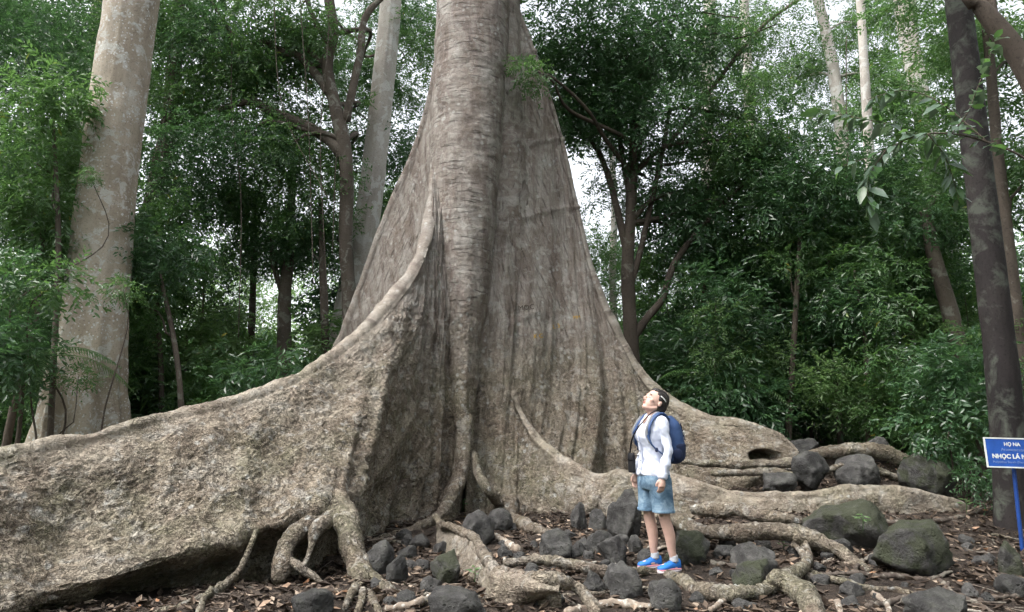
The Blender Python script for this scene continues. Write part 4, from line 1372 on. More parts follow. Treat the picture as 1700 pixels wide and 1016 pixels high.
tree('tall_pale_tree', 'tall straight pale tree against the bright gap', [(1180, 640, 27), (1180, 480, 25), (1174, 260, 22), (1176, 100, 20), (1178, -10, 19)], 24.0, 'bark_grey', up=24, crowns=[('big2', (8, 26, 23), 1.1), ('mid2', 1215, 70, 26, 1.0), ('mid2', 1150, 130, 25, 0.9)], seed=10)
tree('leafy_grey_tree', 'grey trunk clothed in small leaves in the bright gap', [(1270, 640, 26), (1262, 500, 22), (1252, 300, 19), (1242, 140, 17), (1236, 20, 15)], 21.0, 'bark_grey', up=18,
     crowns=[('bush1', 1262, 140, 20.5, 0.7), ('mid0', 1260, 420, 20, 1.0), ('bush2', 1180, 420, 21, 1.0)], seed=11)
tree('curved_pale_tree', 'curved pale trunk leaning in the bright sky gap', [(1420, 560, 30), (1412, 400, 26), (1400, 250, 22), (1386, 130, 19), (1370, 50, 17), (1355, -20, 16)], 25.0, 'bark_grey', up=24,
     crowns=[('bush1', 1440, 120, 25, 1.2), ('mid1', 1420, 360, 25, 1.1), ('mid2', 1330, 130, 27, 1.0), ('mid2', 1425, 40, 26, 1.0), ('mid2', 1390, 210, 26, 1.0)], seed=12)
tree('rough_pale_tree', 'rough pale trunk at the top right behind broad leaves', [(1585, 560, 40), (1565, 380, 36), (1545, 250, 32), (1522, 130, 28), (1508, 60, 29), (1500, -20, 30)], 19.0, 'bark_grey', up=18, lobes=(0.1, 0.1, 9),
     crowns=[('bush1', 1470, 170, 19, 0.9), ('mid2', 1580, 110, 20, 0.8), ('bush2', 1540, 230, 18.5, 1.0), ('mid2', 1450, 320, 20, 0.9), ('mid1', 1540, 400, 19, 1.1)], seed=13)
tree('mottled_tree', 'dark trunk with pale green lichen patches behind the blue sign', [(1686, 905, 60), (1677, 760, 52), (1662, 600, 48), (1643, 440, 45), (1624, 280, 42), (1606, 130, 40), (1592, 10, 38), (1584, -80, 38)], 8.4, 'bark_mottled',
     up=12, nseg=40, crowns=[('mid1', (5.2, 8.6, 11.5), 1.2), ('mid0', (7.0, 9.4, 10.0), 1.0)], seed=14, rough=0.03)
tree('thin_dark_tree', 'thin dark trunk just behind the mottled one on the right', [(1700, 700, 26), (1690, 560, 23), (1672, 400, 20), (1656, 250, 17), (1645, 120, 15), (1634, 0, 14)], 11.5, 'bark_dark', up=12,
     crowns=[('mid1', 1680, 130, 12.5, 0.9), ('mid2', 1690, 300, 12.0, 0.8), ('mid1', 1640, 20, 13, 0.9)], seed=15)
tree('leaning_tree', 'dark leaning trunk crossing the top right corner', [(1995, 860, 52), (1850, 450, 44), (1740, 190, 38), (1695, 100, 34), (1655, 45, 30), (1622, 5, 22), (1590, -30, 16)], 7.2, 'bark_dark', up=9.6,
     limbs=[[(1652, 42, 16), (1648, 10, 13), (1640, -40, 10)]], crowns=[('bush1', (4.6, 7.4, 9.6), 1.2)], seed=16, nseg=20)
tree('slanting_tree', 'brown slanting trunk in the undergrowth left of the mottled tree', [(1612, 690, 32), (1595, 600, 28), (1575, 510, 26), (1552, 430, 22), (1535, 350, 18)], 13.0, 'bark_brown', crowns=[('mid0', 1530, 340, 13.2, 0.8), ('mid2', 1580, 320, 14, 0.9)], seed=17)
tree('brown_tree', 'broad brownish trunk faint in the right undergrowth', [(1470, 640, 44), (1462, 520, 36), (1452, 400, 26), (1444, 300, 20), (1440, 200, 15)], 18.0, 'bark_grey', up=22, crowns=[('mid0', 1450, 330, 17.5, 1.1), ('mid1', 1380, 400, 17.5, 1.0)], seed=18)

# --- broad grey-green leaves on twigs in front of the top right corner
def broad_branch():
    twigs = [[(1790, 330, 6.6), (1700, 262, 6.6), (1640, 236, 6.7), (1580, 222, 6.8), (1520, 226, 6.9), (1450, 258, 7.0), (1400, 275, 7.1)],
             [(1580, 222, 6.8), (1605, 190, 6.6), (1625, 140, 6.5), (1655, 60, 6.4)], [(1540, 222, 6.8), (1570, 262, 6.9), (1592, 330, 7.0)],
             [(1520, 226, 6.9), (1470, 205, 7.0), (1420, 195, 7.1), (1355, 180, 7.2)], [(1640, 236, 6.7), (1560, 170, 7.0), (1500, 150, 7.2), (1440, 165, 7.3)],
             [(1470, 250, 7.0), (1440, 300, 7.0), (1448, 350, 7.0)]]
    o = empty('leafy_branch', P(1790, 330, 6.6))
    off = np.array(o.location[:])
    tag(o, 'drooping branch of broad grey-green leaves across the top right', 'branch')
    rs = np.random.RandomState(77)
    C, D, L = [], [], []
    for i, tw in enumerate(twigs):
        q = np.array([P(*a) for a in tw])
        V, F, Cc, uv = tube_arrays(np.concatenate([q, np.linspace(0.013 if i == 0 else 0.008, 0.003, len(q))[:, None]], 1), nseg=6, step=0.08, rough=0.05)
        mob('twig', mesh_np('twig', V - off, [F, Cc], M['bark_dark'], True, uv), o)
        c = catmull(q, 40)
        T = nrmz(np.gradient(c, axis=0))
        for k in range(5 if i == 0 else 2, 40, 2):
            for s_ in (1, -1):
                if rs.rand() < 0.18:
                    continue
                sd = nrmz(np.cross(T[k], (0, 0, 1.0))) * s_
                C.append(c[k] + rs.normal(0, 0.01, 3)); D.append(nrmz(T[k] * 0.5 + sd * 0.7 + rs.normal(0, 0.3, 3) + np.array((0, 0, -0.35)))); L.append(rs.uniform(0.13, 0.26))
    C, D, L = np.array(C), np.array(D), np.array(L)
    N = nrmz(np.array((0, -0.25, 1.0)) + rs.normal(0, 0.45, C.shape))
    S = nrmz(np.cross(D, N)); N = np.cross(S, D)
    w = L * 0.42
    out = [C]
    for r_, wk in ((0.25, 0.42), (0.6, 0.46)):
        m = C + D * (L * r_)[:, None] - N * (L * 0.15 * r_ * r_)[:, None]
        out += [m + S * (w * wk)[:, None] + N * (w * 0.12)[:, None], m, m - S * (w * wk)[:, None] + N * (w * 0.12)[:, None]]
    out.append(C + D * L[:, None] - N * (L * 0.2)[:, None])
    V = np.stack(out, 1)
    for i in range(len(C)):
        v = V[i]
        me = mesh_np('leaf', v - off, [np.array([(1, 2, 5, 4), (2, 3, 6, 5)]), np.array([(0, 2, 1), (0, 3, 2), (4, 5, 7), (5, 6, 7)])], M['leaf_grey' if i % 3 else 'leaf_mid'], True)
        mob('leaf', me, o)


broad_branch()

# --- thin vines hanging in the left forest
for i, (x0, y0, x1, y1, x2, y2, Y, lab) in enumerate([(500, 20, 512, 200, 520, 470, 15.0, 'thin vine hanging in front of the crooked tree'), (545, 60, 532, 240, 545, 520, 15.2, 'pale vine dangling beside the crooked trunk'),
                                                      (455, 0, 470, 180, 545, 330, 14.6, 'slack looping vine below the upper limb'), (1405, 180, 1408, 240, 1404, 330, 13.0, 'thin vine hanging in the right canopy'),
                                                      (590, 150, 560, 250, 552, 420, 15.4, 'vine trailing between crooked and grey trunks'), (385, 190, 400, 330, 396, 560, 15.0, 'long straight vine in the left forest')]):
    q = [P(x0, y0 - 120, Y), P(x0, y0, Y), P(x1, y1, Y), P(x2, y2, Y)]
    o = tag(mob('vine', tube_mesh('vine', [(*a, 0.011) for a in q], M['bark_brown'], nseg=5, step=0.2, rough=0.1)), lab, 'vine')

# --- slim dark poles in the undergrowth
POLES = [(1310, 700, 1322, 500, 1330, 350, 13.0, 11, 'slim dark pole tree behind the large boulders'), (1392, 690, 1378, 520, 1372, 380, 14.0, 10, 'slim dark pole tree left of the mossy boulders'),
         (1520, 690, 1512, 540, 1505, 400, 14.5, 11, 'slim dark pole tree left of the slanting trunk'), (300, 660, 288, 560, 262, 440, 13.0, 10, 'bent thin dark sapling stem above the left ridge'),
         (268, 640, 262, 520, 258, 380, 14.5, 9, 'thin upright dark stem right of the split trunk'), (540, 580, 536, 460, 532, 330, 16.5, 14, 'thin straight brown stem left of the rear buttress'),
         (415, 600, 420, 480, 424, 340, 19.0, 13, 'straight brown stem in the middle of the left forest'), (95, 480, 96, 360, 88, 200, 11.5, 9, 'thin pale branch stem left of the great pale trunk'),
         (1150, 640, 1168, 500, 1176, 380, 16.0, 10, 'slim stem rising behind the right buttress edge'), (1225, 690, 1232, 560, 1226, 430, 15.0, 8, 'slim grey stem above the hollow knuckle'),
         (30, 640, 60, 520, 72, 380, 12.0, 12, 'thin crooked stem at the far left edge'), (1440, 690, 1436, 560, 1418, 450, 12.5, 9, 'slim dark stem above the paired boulders')]
for i, (x0, y0, x1, y1, x2, y2, Y, w, lab) in enumerate(POLES):
    mt = ['bark_dark', 'bark_brown'][i % 2]
    tree('slim_tree', lab, [(x0, y0, w), (x1, y1, w * 0.85), (x2, y2, w * 0.6)], Y, mt, nseg=8, group='slim undergrowth trees', seed=30 + i,
         crowns=[('bush%d' % (i % 3), x2, y2, Y, 0.8), ('bush%d' % ((i + 1) % 3), x2 + RND.uniform(-40, 40), y2 + 70, Y + 0.3, 0.7)])


# --- saplings that fill the undergrowth
def sapling_mesh(seed, h):
    rs = np.random.RandomState(seed)
    rows = [(0, 0, -0.15, 0.022)]
    x = y = 0
    for k in range(1, 5):
        x += rs.normal(0, 0.06 * h / 3); y += rs.normal(0, 0.06 * h / 3)
        rows.append((x, y, h * k / 4, 0.022 * (1 - 0.18 * k)))
    return tube_mesh('stem', rows, M['bark_dark'], nseg=6, step=0.3, rough=0.1, seed=seed), rows


SAP = [sapling_mesh(200 + i, hh) for i, hh in enumerate((2.0, 3.2, 4.5, 6.0))]
ZONES = [(-99, -6.2, 'leafy sapling in the shade left of the great pale trunk'), (-6.2, -1.2, 'leafy sapling in the dark forest between pale trunk and giant'),
         (-1.2, 4.2, 'leafy sapling in the undergrowth right of the giant'), (4.2, 8.6, 'leafy sapling in the undergrowth behind the boulders'), (8.6, 99, 'leafy sapling at the far right of the forest')]


def sapling(x, y, k, seed, keys, sc=1.0):
    rs = random.Random(seed)
    zone = [z for z in ZONES if z[0] <= x * 13.0 / y < z[1]][0]
    g = gz1(x, y)
    o = empty('sapling', (x, y, g), rs.uniform(0, 6.28))
    tag(o, zone[2], 'sapling', zone[2].replace('leafy sapling', 'leafy saplings'))
    mob('stem', SAP[k][0], o)
    rows = SAP[k][1]
    hs = {0: (0.75, 1.7), 1: (0.9, 2.0, 3.0), 2: (1.2, 2.6, 4.1), 3: (1.8, 3.6, 5.4)}[k]
    for h in hs:
        c = bpy.data.objects.new('crown', CROWN[rs.choice(keys)])
        c.location = (rs.uniform(-0.35, 0.35), rs.uniform(-0.35, 0.35), h)
        s = rs.uniform(0.7, 1.05) * sc
        c.scale = (s, s, s * rs.uniform(0.8, 1.1))
        c.rotation_euler = (rs.uniform(-0.2, 0.2), rs.uniform(-0.2, 0.2), rs.uniform(0, 6.28))
        link(c, o)
    return o


sid = 0
rs_ = random.Random(12)
for Y, stepx, ks in ((12.6, 2.1, (0, 0, 1)), (14.2, 2.1, (0, 1, 1)), (16.2, 2.3, (1, 1, 2)), (18.5, 2.5, (1, 2, 2)), (21.5, 2.8, (1, 2, 3)), (25.0, 3.2, (2, 2, 3)), (30.0, 3.6, (2, 2, 3))):
    x = -0.86 * Y
    while x < 0.88 * Y:
        xx = x + rs_.uniform(-0.5, 0.5)
        yy = Y + rs_.uniform(-0.7, 0.7)
        x += stepx * rs_.uniform(0.8, 1.2)
        if -4.0 < xx < 3.6 and yy < 14.6:
            continue
        if xx <= -3 and yy < 13.6 and xx > -9:
            if abs(xx + 7.6) < 1.6:
                continue
        if 3.6 <= xx < 6.5 and yy < 12.9:
            continue
        sapling(xx, yy, rs_.choice(ks), 500 + sid, ['bush0', 'bush0', 'broad1', 'bush2'] if xx * 13.0 / yy < -6.2 else ['bush0', 'bush0', 'bush1', 'bush2', 'broad0', 'broad1', 'thin1'])  # far-left saplings get darker leaves, shade put into the colour
        sid += 1

# near undergrowth on the left edge, in front of the great pale trunk, and by the mottled tree
for i, (px, py, Y, key, s, lab) in enumerate([(10, 450, 10.2, 'spray1', 0.75, 'leafy branch overhanging at the left edge'), (95, 470, 10.5, 'spray0', 0.9, 'bright leafy sprig in front of the great pale trunk'),
                                              (205, 480, 10.8, 'spray0', 0.5, 'small leafy sprig crossing the right side of the pale trunk'), (130, 625, 10.6, 'spray0', 0.45, 'tiny sprig low on the great pale trunk'),
                                              (15, 250, 13.6, 'mid0', 0.9, 'dark foliage mass hanging at the upper left edge'), (40, 70, 14.0, 'mid0', 1.0, 'dark leafy crown in the upper left corner'),  # corner crown uses dark leaves in place of shade
                                              (-10, 600, 10.4, 'bush0', 0.8, 'dark shrub at the left edge above the ridge'), (1580, 700, 9.9, 'spray1', 0.9, 'broad leafy shrub left of the blue sign'),
                                              (1610, 640, 10.4, 'bush0', 0.8, 'bushy shrub hugging the mottled trunk'), (1630, 790, 8.9, 'spray1', 0.45, 'low leafy sprig beneath the blue sign'),
                                              (1540, 650, 11.4, 'bush2', 0.8, 'dark shrub between boulders and mottled trunk'), (150, 290, 10.9, 'spray0', 0.3, 'lone leafy twig against the pale trunk')]):
    q = P(px, py, Y)
    g = gz1(q[0], q[1])
    o = empty('shrub', (q[0] - 0.3, q[1] + 0.2, g))
    tag(o, lab, 'shrub')
    off = np.array(o.location[:])
    rows = limb_rows((off[0] - 0.2 * (1 if px < 850 else -1), off[1], g - 0.1), q, 0.022, 0.006, 0.03, 900 + i)
    V, F, C, uv = tube_arrays(rows, nseg=6, step=0.2, rough=0.1, seed=i)
    mob('stem', mesh_np('stem', V - off, [F, C], M['bark_dark'], True, uv), o)
    put_crown(o, key, tuple(q), s, RND.uniform(0, 6), 1.0, 'foliage')


# --- palms
def frond_arrays(L, seed, nl=34, llen=0.42, width=0.028, arch=0.55):
    rs = np.random.RandomState(seed)
    t = np.linspace(0, 1, nl)
    X = L * t; Z = L * (0.75 * t - (0.75 + arch) * 0.62 * t ** 2)
    C = np.stack([X, 0 * X, Z], -1)
    T = nrmz(np.gradient(C, axis=0))
    V, F = [], []
    k0 = 0
    for i in range(4, nl):
        for s in (1, -1):
            ll_ = llen * math.sin(math.pi * (0.12 + 0.85 * t[i])) * rs.uniform(0.85, 1.1)
            d = nrmz(T[i] * 0.55 + np.array((0, s, 0)) * 0.9 + np.array((0, 0, -0.22)))
            up = nrmz(np.cross(d, np.cross(np.array((0, 0, 1.0)), d)))
            sd = nrmz(np.cross(d, up))
            b = C[i]
            m = b + d * ll_ * 0.5 + up * 0.01
            e = b + d * ll_ - np.array((0, 0, ll_ * 0.25))
            V += [b, m + sd * width / 2, e, m - sd * width / 2]
            F.append((k0, k0 + 1, k0 + 2, k0 + 3)); k0 += 4
    Vr, Fr, Cr, _ = tube_arrays(np.concatenate([C[::4], np.linspace(0.012, 0.003, len(C[::4]))[:, None]], 1), nseg=4, sub=9, rough=0)
    V = np.array(V); F = np.array(F)
    return np.vstack([V, Vr]), [np.vstack([F, Fr + len(V)]), Cr + len(V)]


PALM = [mesh_np('frond', *frond_arrays(1.6 + 0.3 * i, 5 + i), M['leaf_light' if i == 1 else 'leaf_mid'], False) for i in range(3)]
for i, (px, py, Y, n, s, lab) in enumerate([(1330, 500, 14.5, 9, 1.0, 'pale green fan of palm fronds behind the boulders'), (1195, 655, 13.2, 7, 0.8, 'low palm above the right buttress edge'), (1385, 540, 16.0, 9, 1.1, 'taller palm crown right of the pale green one'),
                                            (40, 600, 11.2, 8, 0.9, 'bluish palm fronds at the left edge'), (310, 555, 15.5, 8, 0.8, 'pale palm fronds in the dark left forest'), (1440, 500, 17.5, 8, 1.0, 'distant palm left of the slanting trunk'),
                                            (340, 450, 17.0, 8, 0.9, 'feathery palm high in the left undergrowth'), (1620, 720, 10.6, 6, 0.5, 'small fern palm behind the blue sign')]):
    q = P(px, py, Y)
    g = gz1(q[0], q[1])
    o = empty('palm', (q[0], q[1], g))
    tag(o, lab, 'palm')
    h = max(q[2] - g, 0.1)
    mob('stem', tube_mesh('stem', [(0, 0, -0.1, 0.04), (0.05, 0, h * 0.5, 0.035), (0, 0, h, 0.03)], M['bark_dark'], nseg=8, step=0.2), o)
    for k in range(n):
        f = bpy.data.objects.new('frond', PALM[(k + i) % 3])
        f.location = (0, 0, h)
        f.rotation_euler = (RND.uniform(-0.2, 0.2), RND.uniform(-0.35, 0.25), 2 * math.pi * k / n + RND.uniform(-0.25, 0.25))
        f.scale = (s, s, s)
        link(f, o)


# --- the distant wood, one mass
def far_wood():
    rs = np.random.RandomState(31)
    n = 90000
    ang = rs.uniform(-math.pi, math.pi, n)
    r = rs.uniform(33, 62, n)
    back = np.abs(ang) > R(62)
    r = np.where(back, rs.uniform(17, 34, n), r)
    top = 5.5 + 4.0 * fbm(np.stack([ang * 9, r * 0.12, ang * 0], -1), 2, 3)
    top = top + np.where(ang < R(-4), 7.0, 0.0) + np.where(ang > R(24), 5.0, 0.0)
    top = np.where(back, 13.0 + 3 * np.sin(ang * 7), top)
    z = rs.uniform(0, 1, n) ** 0.9 * top
    x = np.sin(ang) * r; y = np.cos(ang) * r
    q = fbm(np.stack([x * 0.45, y * 0.45, z * 0.6], -1), 3, 9)
    k = q > rs.uniform(-0.75, 0.15, n)
    x, y, z = x[k], y[k], z[k]
    n = len(x)
    O = np.stack([x, y, gz(x, y) + z + 0.2], -1)
    V, F = [], []
    m = 5
    c = O[:, None, :] + rs.normal(0, 0.28, (n, m, 3))
    D = nrmz(rs.normal(size=(n, m, 3)) + np.array((0, 0, -0.3))).reshape(-1, 3)
    N = nrmz(np.array((0, 0, 1.0)) + rs.normal(size=(n, m, 3)) * 0.6).reshape(-1, 3)
    c = c.reshape(-1, 3)
    S = nrmz(np.cross(D, N))
    ln = rs.uniform(0.18, 0.36, len(c))
    a = c - D * (ln / 2)[:, None]; b = c + D * (ln / 2)[:, None]
    l_ = c + S * (ln * 0.22)[:, None]; r_ = c - S * (ln * 0.22)[:, None]
    V = np.stack([a, l_, b, r_], 1).reshape(-1, 3)
    F = (np.arange(len(c)) * 4)[:, None] + np.array((0, 1, 2, 3))
    return mesh_np('distant_forest', V, F, M['leaf_light'], False)


tag(mob('distant_forest', far_wood()), 'distant green wood closing the view behind all the trees', 'forest', kind='stuff')


# --- seedlings and a small fern on the ground
def seedling(px, py, dz, n, size, lab, mat='leaf_light', seed=0, Y=None):
    q = RG(px, py, dz) if Y is None else P(px, py, Y)
    o = empty('seedling', tuple(q))
    tag(o, lab, 'seedling')
    rs = np.random.RandomState(seed)
    mob('stem', tube_mesh('stem', [(0, 0, -0.05, 0.004), (0.01, 0, size * 0.4, 0.004), (0.0, 0.01, size * 0.8, 0.002)], M['leaf_mid'], nseg=5, step=0.03, rough=0), o)
    for k in range(n):
        a = 2.4 * k; e = rs.uniform(-0.2, 0.5)
        d = np.array((math.cos(a) * math.cos(e), math.sin(a) * math.cos(e), math.sin(e)))
        c = np.array((0, 0, size * (0.35 + 0.5 * k / n)))
        V, F = leaf_quads((c + d * size * 0.35)[None], d[None], nrmz(np.array((0, -0.3, 1.0)) - d * d[2])[None], np.array([size * 0.6]), np.array([size * 0.24]), np.array([-0.2]), rs)
        mob('leaf', mesh_np('leaf', V, F, M[mat], False), o)


for i, a in enumerate([(787, 962, 0.02, 7, 0.13, 'bright green seedling below the foreground root'), (1432, 872, 0.36, 8, 0.14, 'tiny fern growing on the largest mossy boulder'), (768, 842, 0.12, 4, 0.14, 'dark leaf sprig at the trunk foot'),
                       (1300, 912, 0.02, 5, 0.10, 'small green sprout beside the raised root'), (1604, 846, 0.1, 5, 0.16, 'green sprout at the tip of the low buttress'), (820, 866, 0.05, 4, 0.09, 'small sprout beside the smooth curving root')]):
    seedling(*a, mat='leaf_light' if i != 2 else 'leaf_mid', seed=i)


# ------------------------------------------------------------------ the woman looking up
flat_mat('skin', (0.56, 0.365, 0.30), 0.55, 0.35, 0.10, 14)
flat_mat('lips', (0.40, 0.14, 0.12), 0.45, 0.4)
flat_mat('shirt', (0.60, 0.64, 0.76), 0.75, 0.25, 0.03, 10, 0.002, 40)
flat_mat('hair', (0.016, 0.012, 0.011), 0.42, 0.5, 0.3, 60, 0.004, 90)
flat_mat('shoe_blue', (0.020, 0.15, 0.50), 0.6, 0.35, 0.12, 30, 0.002, 120)
flat_mat('shoe_sole', (0.70, 0.62, 0.66), 0.6, 0.3, 0.05)
flat_mat('sole_pink', (0.66, 0.28, 0.33), 0.6, 0.3)
flat_mat('sock', (0.42, 0.44, 0.47), 0.9, 0.1, 0.1, 40)
flat_mat('pack_blue', (0.038, 0.075, 0.18), 0.6, 0.3, 0.15, 12, 0.004, 30)
flat_mat('pack_navy', (0.018, 0.028, 0.070), 0.7, 0.3, 0.15, 12, 0.004, 30)
flat_mat('pack_grey', (0.22, 0.23, 0.25), 0.7, 0.3, 0.1)
flat_mat('black_fabric', (0.010, 0.010, 0.012), 0.75, 0.25)
flat_mat('white_plastic', (0.75, 0.75, 0.74), 0.4, 0.5)
flat_mat('eye_white', (0.7, 0.68, 0.66), 0.25, 0.5)
flat_mat('eye_dark', (0.02, 0.014, 0.01), 0.2, 0.5)


def denim_mat():
    t = NT('denim')
    o = t.coord('Object')
    n = t.noise(o, 9, 6, 0.7, 0.6)
    col = t.ramp(n, [(0.34, (0.070, 0.125, 0.195)), (0.50, (0.135, 0.215, 0.300)), (0.66, (0.26, 0.355, 0.44))])
    M['denim'] = t.done(t.bsdf(col, 0.9, t.bump(t.noise(o, 120, 3), 0.5, 0.002), 0.15))


denim_mat()


def ell(c, r, rot=None, seg=20):
    """ellipsoid arrays"""
    u = np.linspace(0, math.pi, seg)[1:-1]
    a = np.linspace(0, 2 * math.pi, seg * 2, endpoint=False)
    G = np.stack([np.sin(u)[:, None] * np.cos(a)[None], np.sin(u)[:, None] * np.sin(a)[None], np.repeat(np.cos(u)[:, None], len(a), 1)], -1)
    V = np.vstack([G.reshape(-1, 3), [[0, 0, 1.0]], [[0, 0, -1.0]]]) * np.array(r)
    if rot is not None:
        V = V @ np.array(Euler(rot).to_matrix()).T
    V = V + np.array(c)
    na = len(a); nu = len(u)
    F = grid_faces(nu, na, True)
    i0, i1 = nu * na, nu * na + 1
    T = [(i0, k, (k + 1) % na) for k in range(na)] + [(i1, (nu - 1) * na + (k + 1) % na, (nu - 1) * na + k) for k in range(na)]
    return V, [F, np.array(T)], None


def tb(pts, nseg=14, sub=24, squash=1.0):
    V, F, C, uv = tube_arrays(pts, nseg=nseg, sub=sub, rough=0, squash=squash)
    return V, [F, C], None


def loft(rows, nt=36, n=40):
    """rows: z cx cy rx ry, superelliptic rings, capped"""
    r = catmull(np.array([(q[1], q[2], q[0], q[3], q[4]) for q in rows], float), n)
    a = np.linspace(0, 2 * math.pi, nt, endpoint=False)
    e = 0.86
    ca = np.sign(np.cos(a)) * np.abs(np.cos(a)) ** e; sa = np.sign(np.sin(a)) * np.abs(np.sin(a)) ** e
    G = np.stack([r[:, 0:1] + r[:, 3:4] * ca[None], r[:, 1:2] + r[:, 4:5] * sa[None], np.repeat(r[:, 2:3], nt, 1)], -1)
    V = np.vstack([G.reshape(-1, 3), r[0, :3][None], r[-1, :3][None]])
    F = grid_faces(n, nt, True)
    i0, i1 = n * nt, n * nt + 1
    T = [(i0, (k + 1) % nt, k) for k in range(nt)] + [(i1, (n - 1) * nt + k, (n - 1) * nt + (k + 1) % nt) for k in range(nt)]
    return V, [F, np.array(T)], None


def fuse(name, items, voxel, mat, smooth=2, wrinkle=None):
    """one continuous surface from overlapping shapes"""
    V, F, _ = join_arrays(items)
    me = mesh_np(name, V, F, mat, True)
    o = bpy.data.objects.new(name, me)
    COL.objects.link(o)
    m = o.modifiers.new('r', 'REMESH'); m.mode = 'VOXEL'; m.voxel_size = voxel; m.use_smooth_shade = True
    if smooth:
        s = o.modifiers.new('s', 'SMOOTH'); s.iterations = smooth; s.factor = 0.5
    dg = bpy.context.evaluated_depsgraph_get()
    out = bpy.data.meshes.new_from_object(o.evaluated_get(dg))
    bpy.data.objects.remove(o)
    bpy.data.meshes.remove(me)
    out.name = name
    if not out.materials:
        out.materials.append(mat)
    out.polygons.foreach_set('use_smooth', np.ones(len(out.polygons), bool))
    if wrinkle:
        n = len(out.vertices)
        co = np.empty(n * 3, np.float32); out.vertices.foreach_get('co', co); co = co.reshape(-1, 3).astype(float)
        nn = np.empty(n * 3, np.float32); out.vertices.foreach_get('normal', nn); nn = nn.reshape(-1, 3)
        co = co + nn * wrinkle(co)[:, None]
        out.vertices.foreach_set('co', co.astype(np.float32).ravel())
        out.update()
    return out


FOOT = RG(1096, 950, 0.0)
FZ = FOOT[2] + 0.015
woman = empty('person', (FOOT[0] - 0.02, FOOT[1] + 0.05, FZ), R(180 + 18))
tag(woman, 'woman in white shirt and denim shorts gazing up at the giant tree', 'person')

# joints: x forward, y to her left, z up
HIP = {1: (0.0, 0.085, 0.86), -1: (0.0, -0.085, 0.86)}
KNEE = {1: (-0.045, 0.100, 0.475), -1: (0.015, -0.090, 0.475)}
ANK = {1: (-0.125, 0.105, 0.085), -1: (-0.035, -0.090, 0.085)}
SHO = {1: (-0.015, 0.165, 1.375), -1: (-0.015, -0.165, 1.375)}
ELB = {1: (-0.035, 0.225, 1.105), -1: (-0.035, -0.220, 1.105)}
WRI = {1: (0.045, 0.235, 0.865), -1: (0.075, -0.215, 0.875)}

HT = Matrix.Translation((0.005, 0, 1.47)) @ Matrix.Rotation(R(-31), 4, 'Y') @ Matrix.Scale(1.1, 4)     # head tipped back


def hx(V):
    V = np.asarray(V, float)
    Mx = np.array(HT)
    return V @ Mx[:3, :3].T + Mx[:3, 3]


def hh(item):
    return hx(item[0]), item[1], item[2]


def hand(side, wrist, elbow, curl=0.5):
    w = np.array(wrist)
    d = nrmz(w - np.array(elbow)); d = nrmz(d * 0.4 + np.array((0.05, 0, -1.0)))
    th = np.array((1.0, 0, 0)); th = nrmz(th - d * np.dot(th, d))          # thumb side faces forward
    out = np.cross(d, th); out = out * (1 if np.dot(out, (0, side, 0)) > 0 else -1)   # back of the hand
    items = [tb([(*(w - d * 0.03), 0.026), (*(w + d * 0.01), 0.027), (*(w + d * 0.045), 0.034), (*(w + d * 0.085), 0.033)], 12, 12)]
    for k, (off, ln) in enumerate(((0.026, 0.066), (0.009, 0.076), (-0.009, 0.071), (-0.026, 0.056))):
        b = w + d * 0.078 + th * off
        c1 = b + d * ln * 0.45 - out * 0.004
        c2 = c1 + nrmz(d * (1 - curl * 0.5) - out * curl) * ln * 0.32
        c3 = c2 + nrmz(d * (1 - curl) - out * curl * 1.4) * ln * 0.28
        items.append(tb([(*b, 0.0095), (*c1, 0.009), (*c2, 0.0085), (*c3, 0.007)], 8, 10))
    b = w + d * 0.025 + th * 0.022
    c1 = b + d * 0.03 + th * 0.022 - out * 0.008
    c2 = c1 + d * 0.032 + th * 0.004 - out * 0.008
    items.append(tb([(*b, 0.013), (*c1, 0.0115), (*c2, 0.009)], 8, 10))
    return items


body = []
body.append(loft([(0.80, 0, 0, 0.11, 0.16), (0.90, 0, 0, 0.115, 0.165), (1.05, 0.0, 0, 0.095, 0.13), (1.22, 0.005, 0, 0.11, 0.145), (1.33, -0.005, 0, 0.095, 0.155), (1.395, -0.015, 0, 0.065, 0.13), (1.43, -0.015, 0, 0.05, 0.07)]))
for s in (1, -1):
    h, k, a = HIP[s], KNEE[s], ANK[s]
    mid = np.array(k) * 0.62 + np.array(a) * 0.38
    body.append(tb([(*h, 0.085), (*(np.array(h) * 0.5 + np.array(k) * 0.5), 0.074), (*(np.array(k) + (0, 0, 0.06)), 0.056), (*k, 0.052), (*(mid + (-0.014, 0, 0)), 0.052),
                    (*(np.array(a) * 0.75 + np.array(k) * 0.25), 0.038), (*(np.array(a) + (0, 0, 0.01)), 0.033), (*(np.array(a) + (0.0, 0, -0.06)), 0.036)], 16, 44))
    body.append(ell((a[0] + 0.05, a[1], 0.045), (0.10, 0.036, 0.03)))
    body.append(ell((k[0] + 0.028, k[1], k[2] + 0.01), (0.028, 0.034, 0.04)))
    S, E, W = SHO[s], ELB[s], WRI[s]
    body.append(tb([(*S, 0.036), (*(np.array(S) * 0.5 + np.array(E) * 0.5), 0.030), (*E, 0.026), (*(np.array(E) * 0.6 + np.array(W) * 0.4), 0.027), (*W, 0.025)], 12, 24))
    body += hand(s, W, E, 0.55)
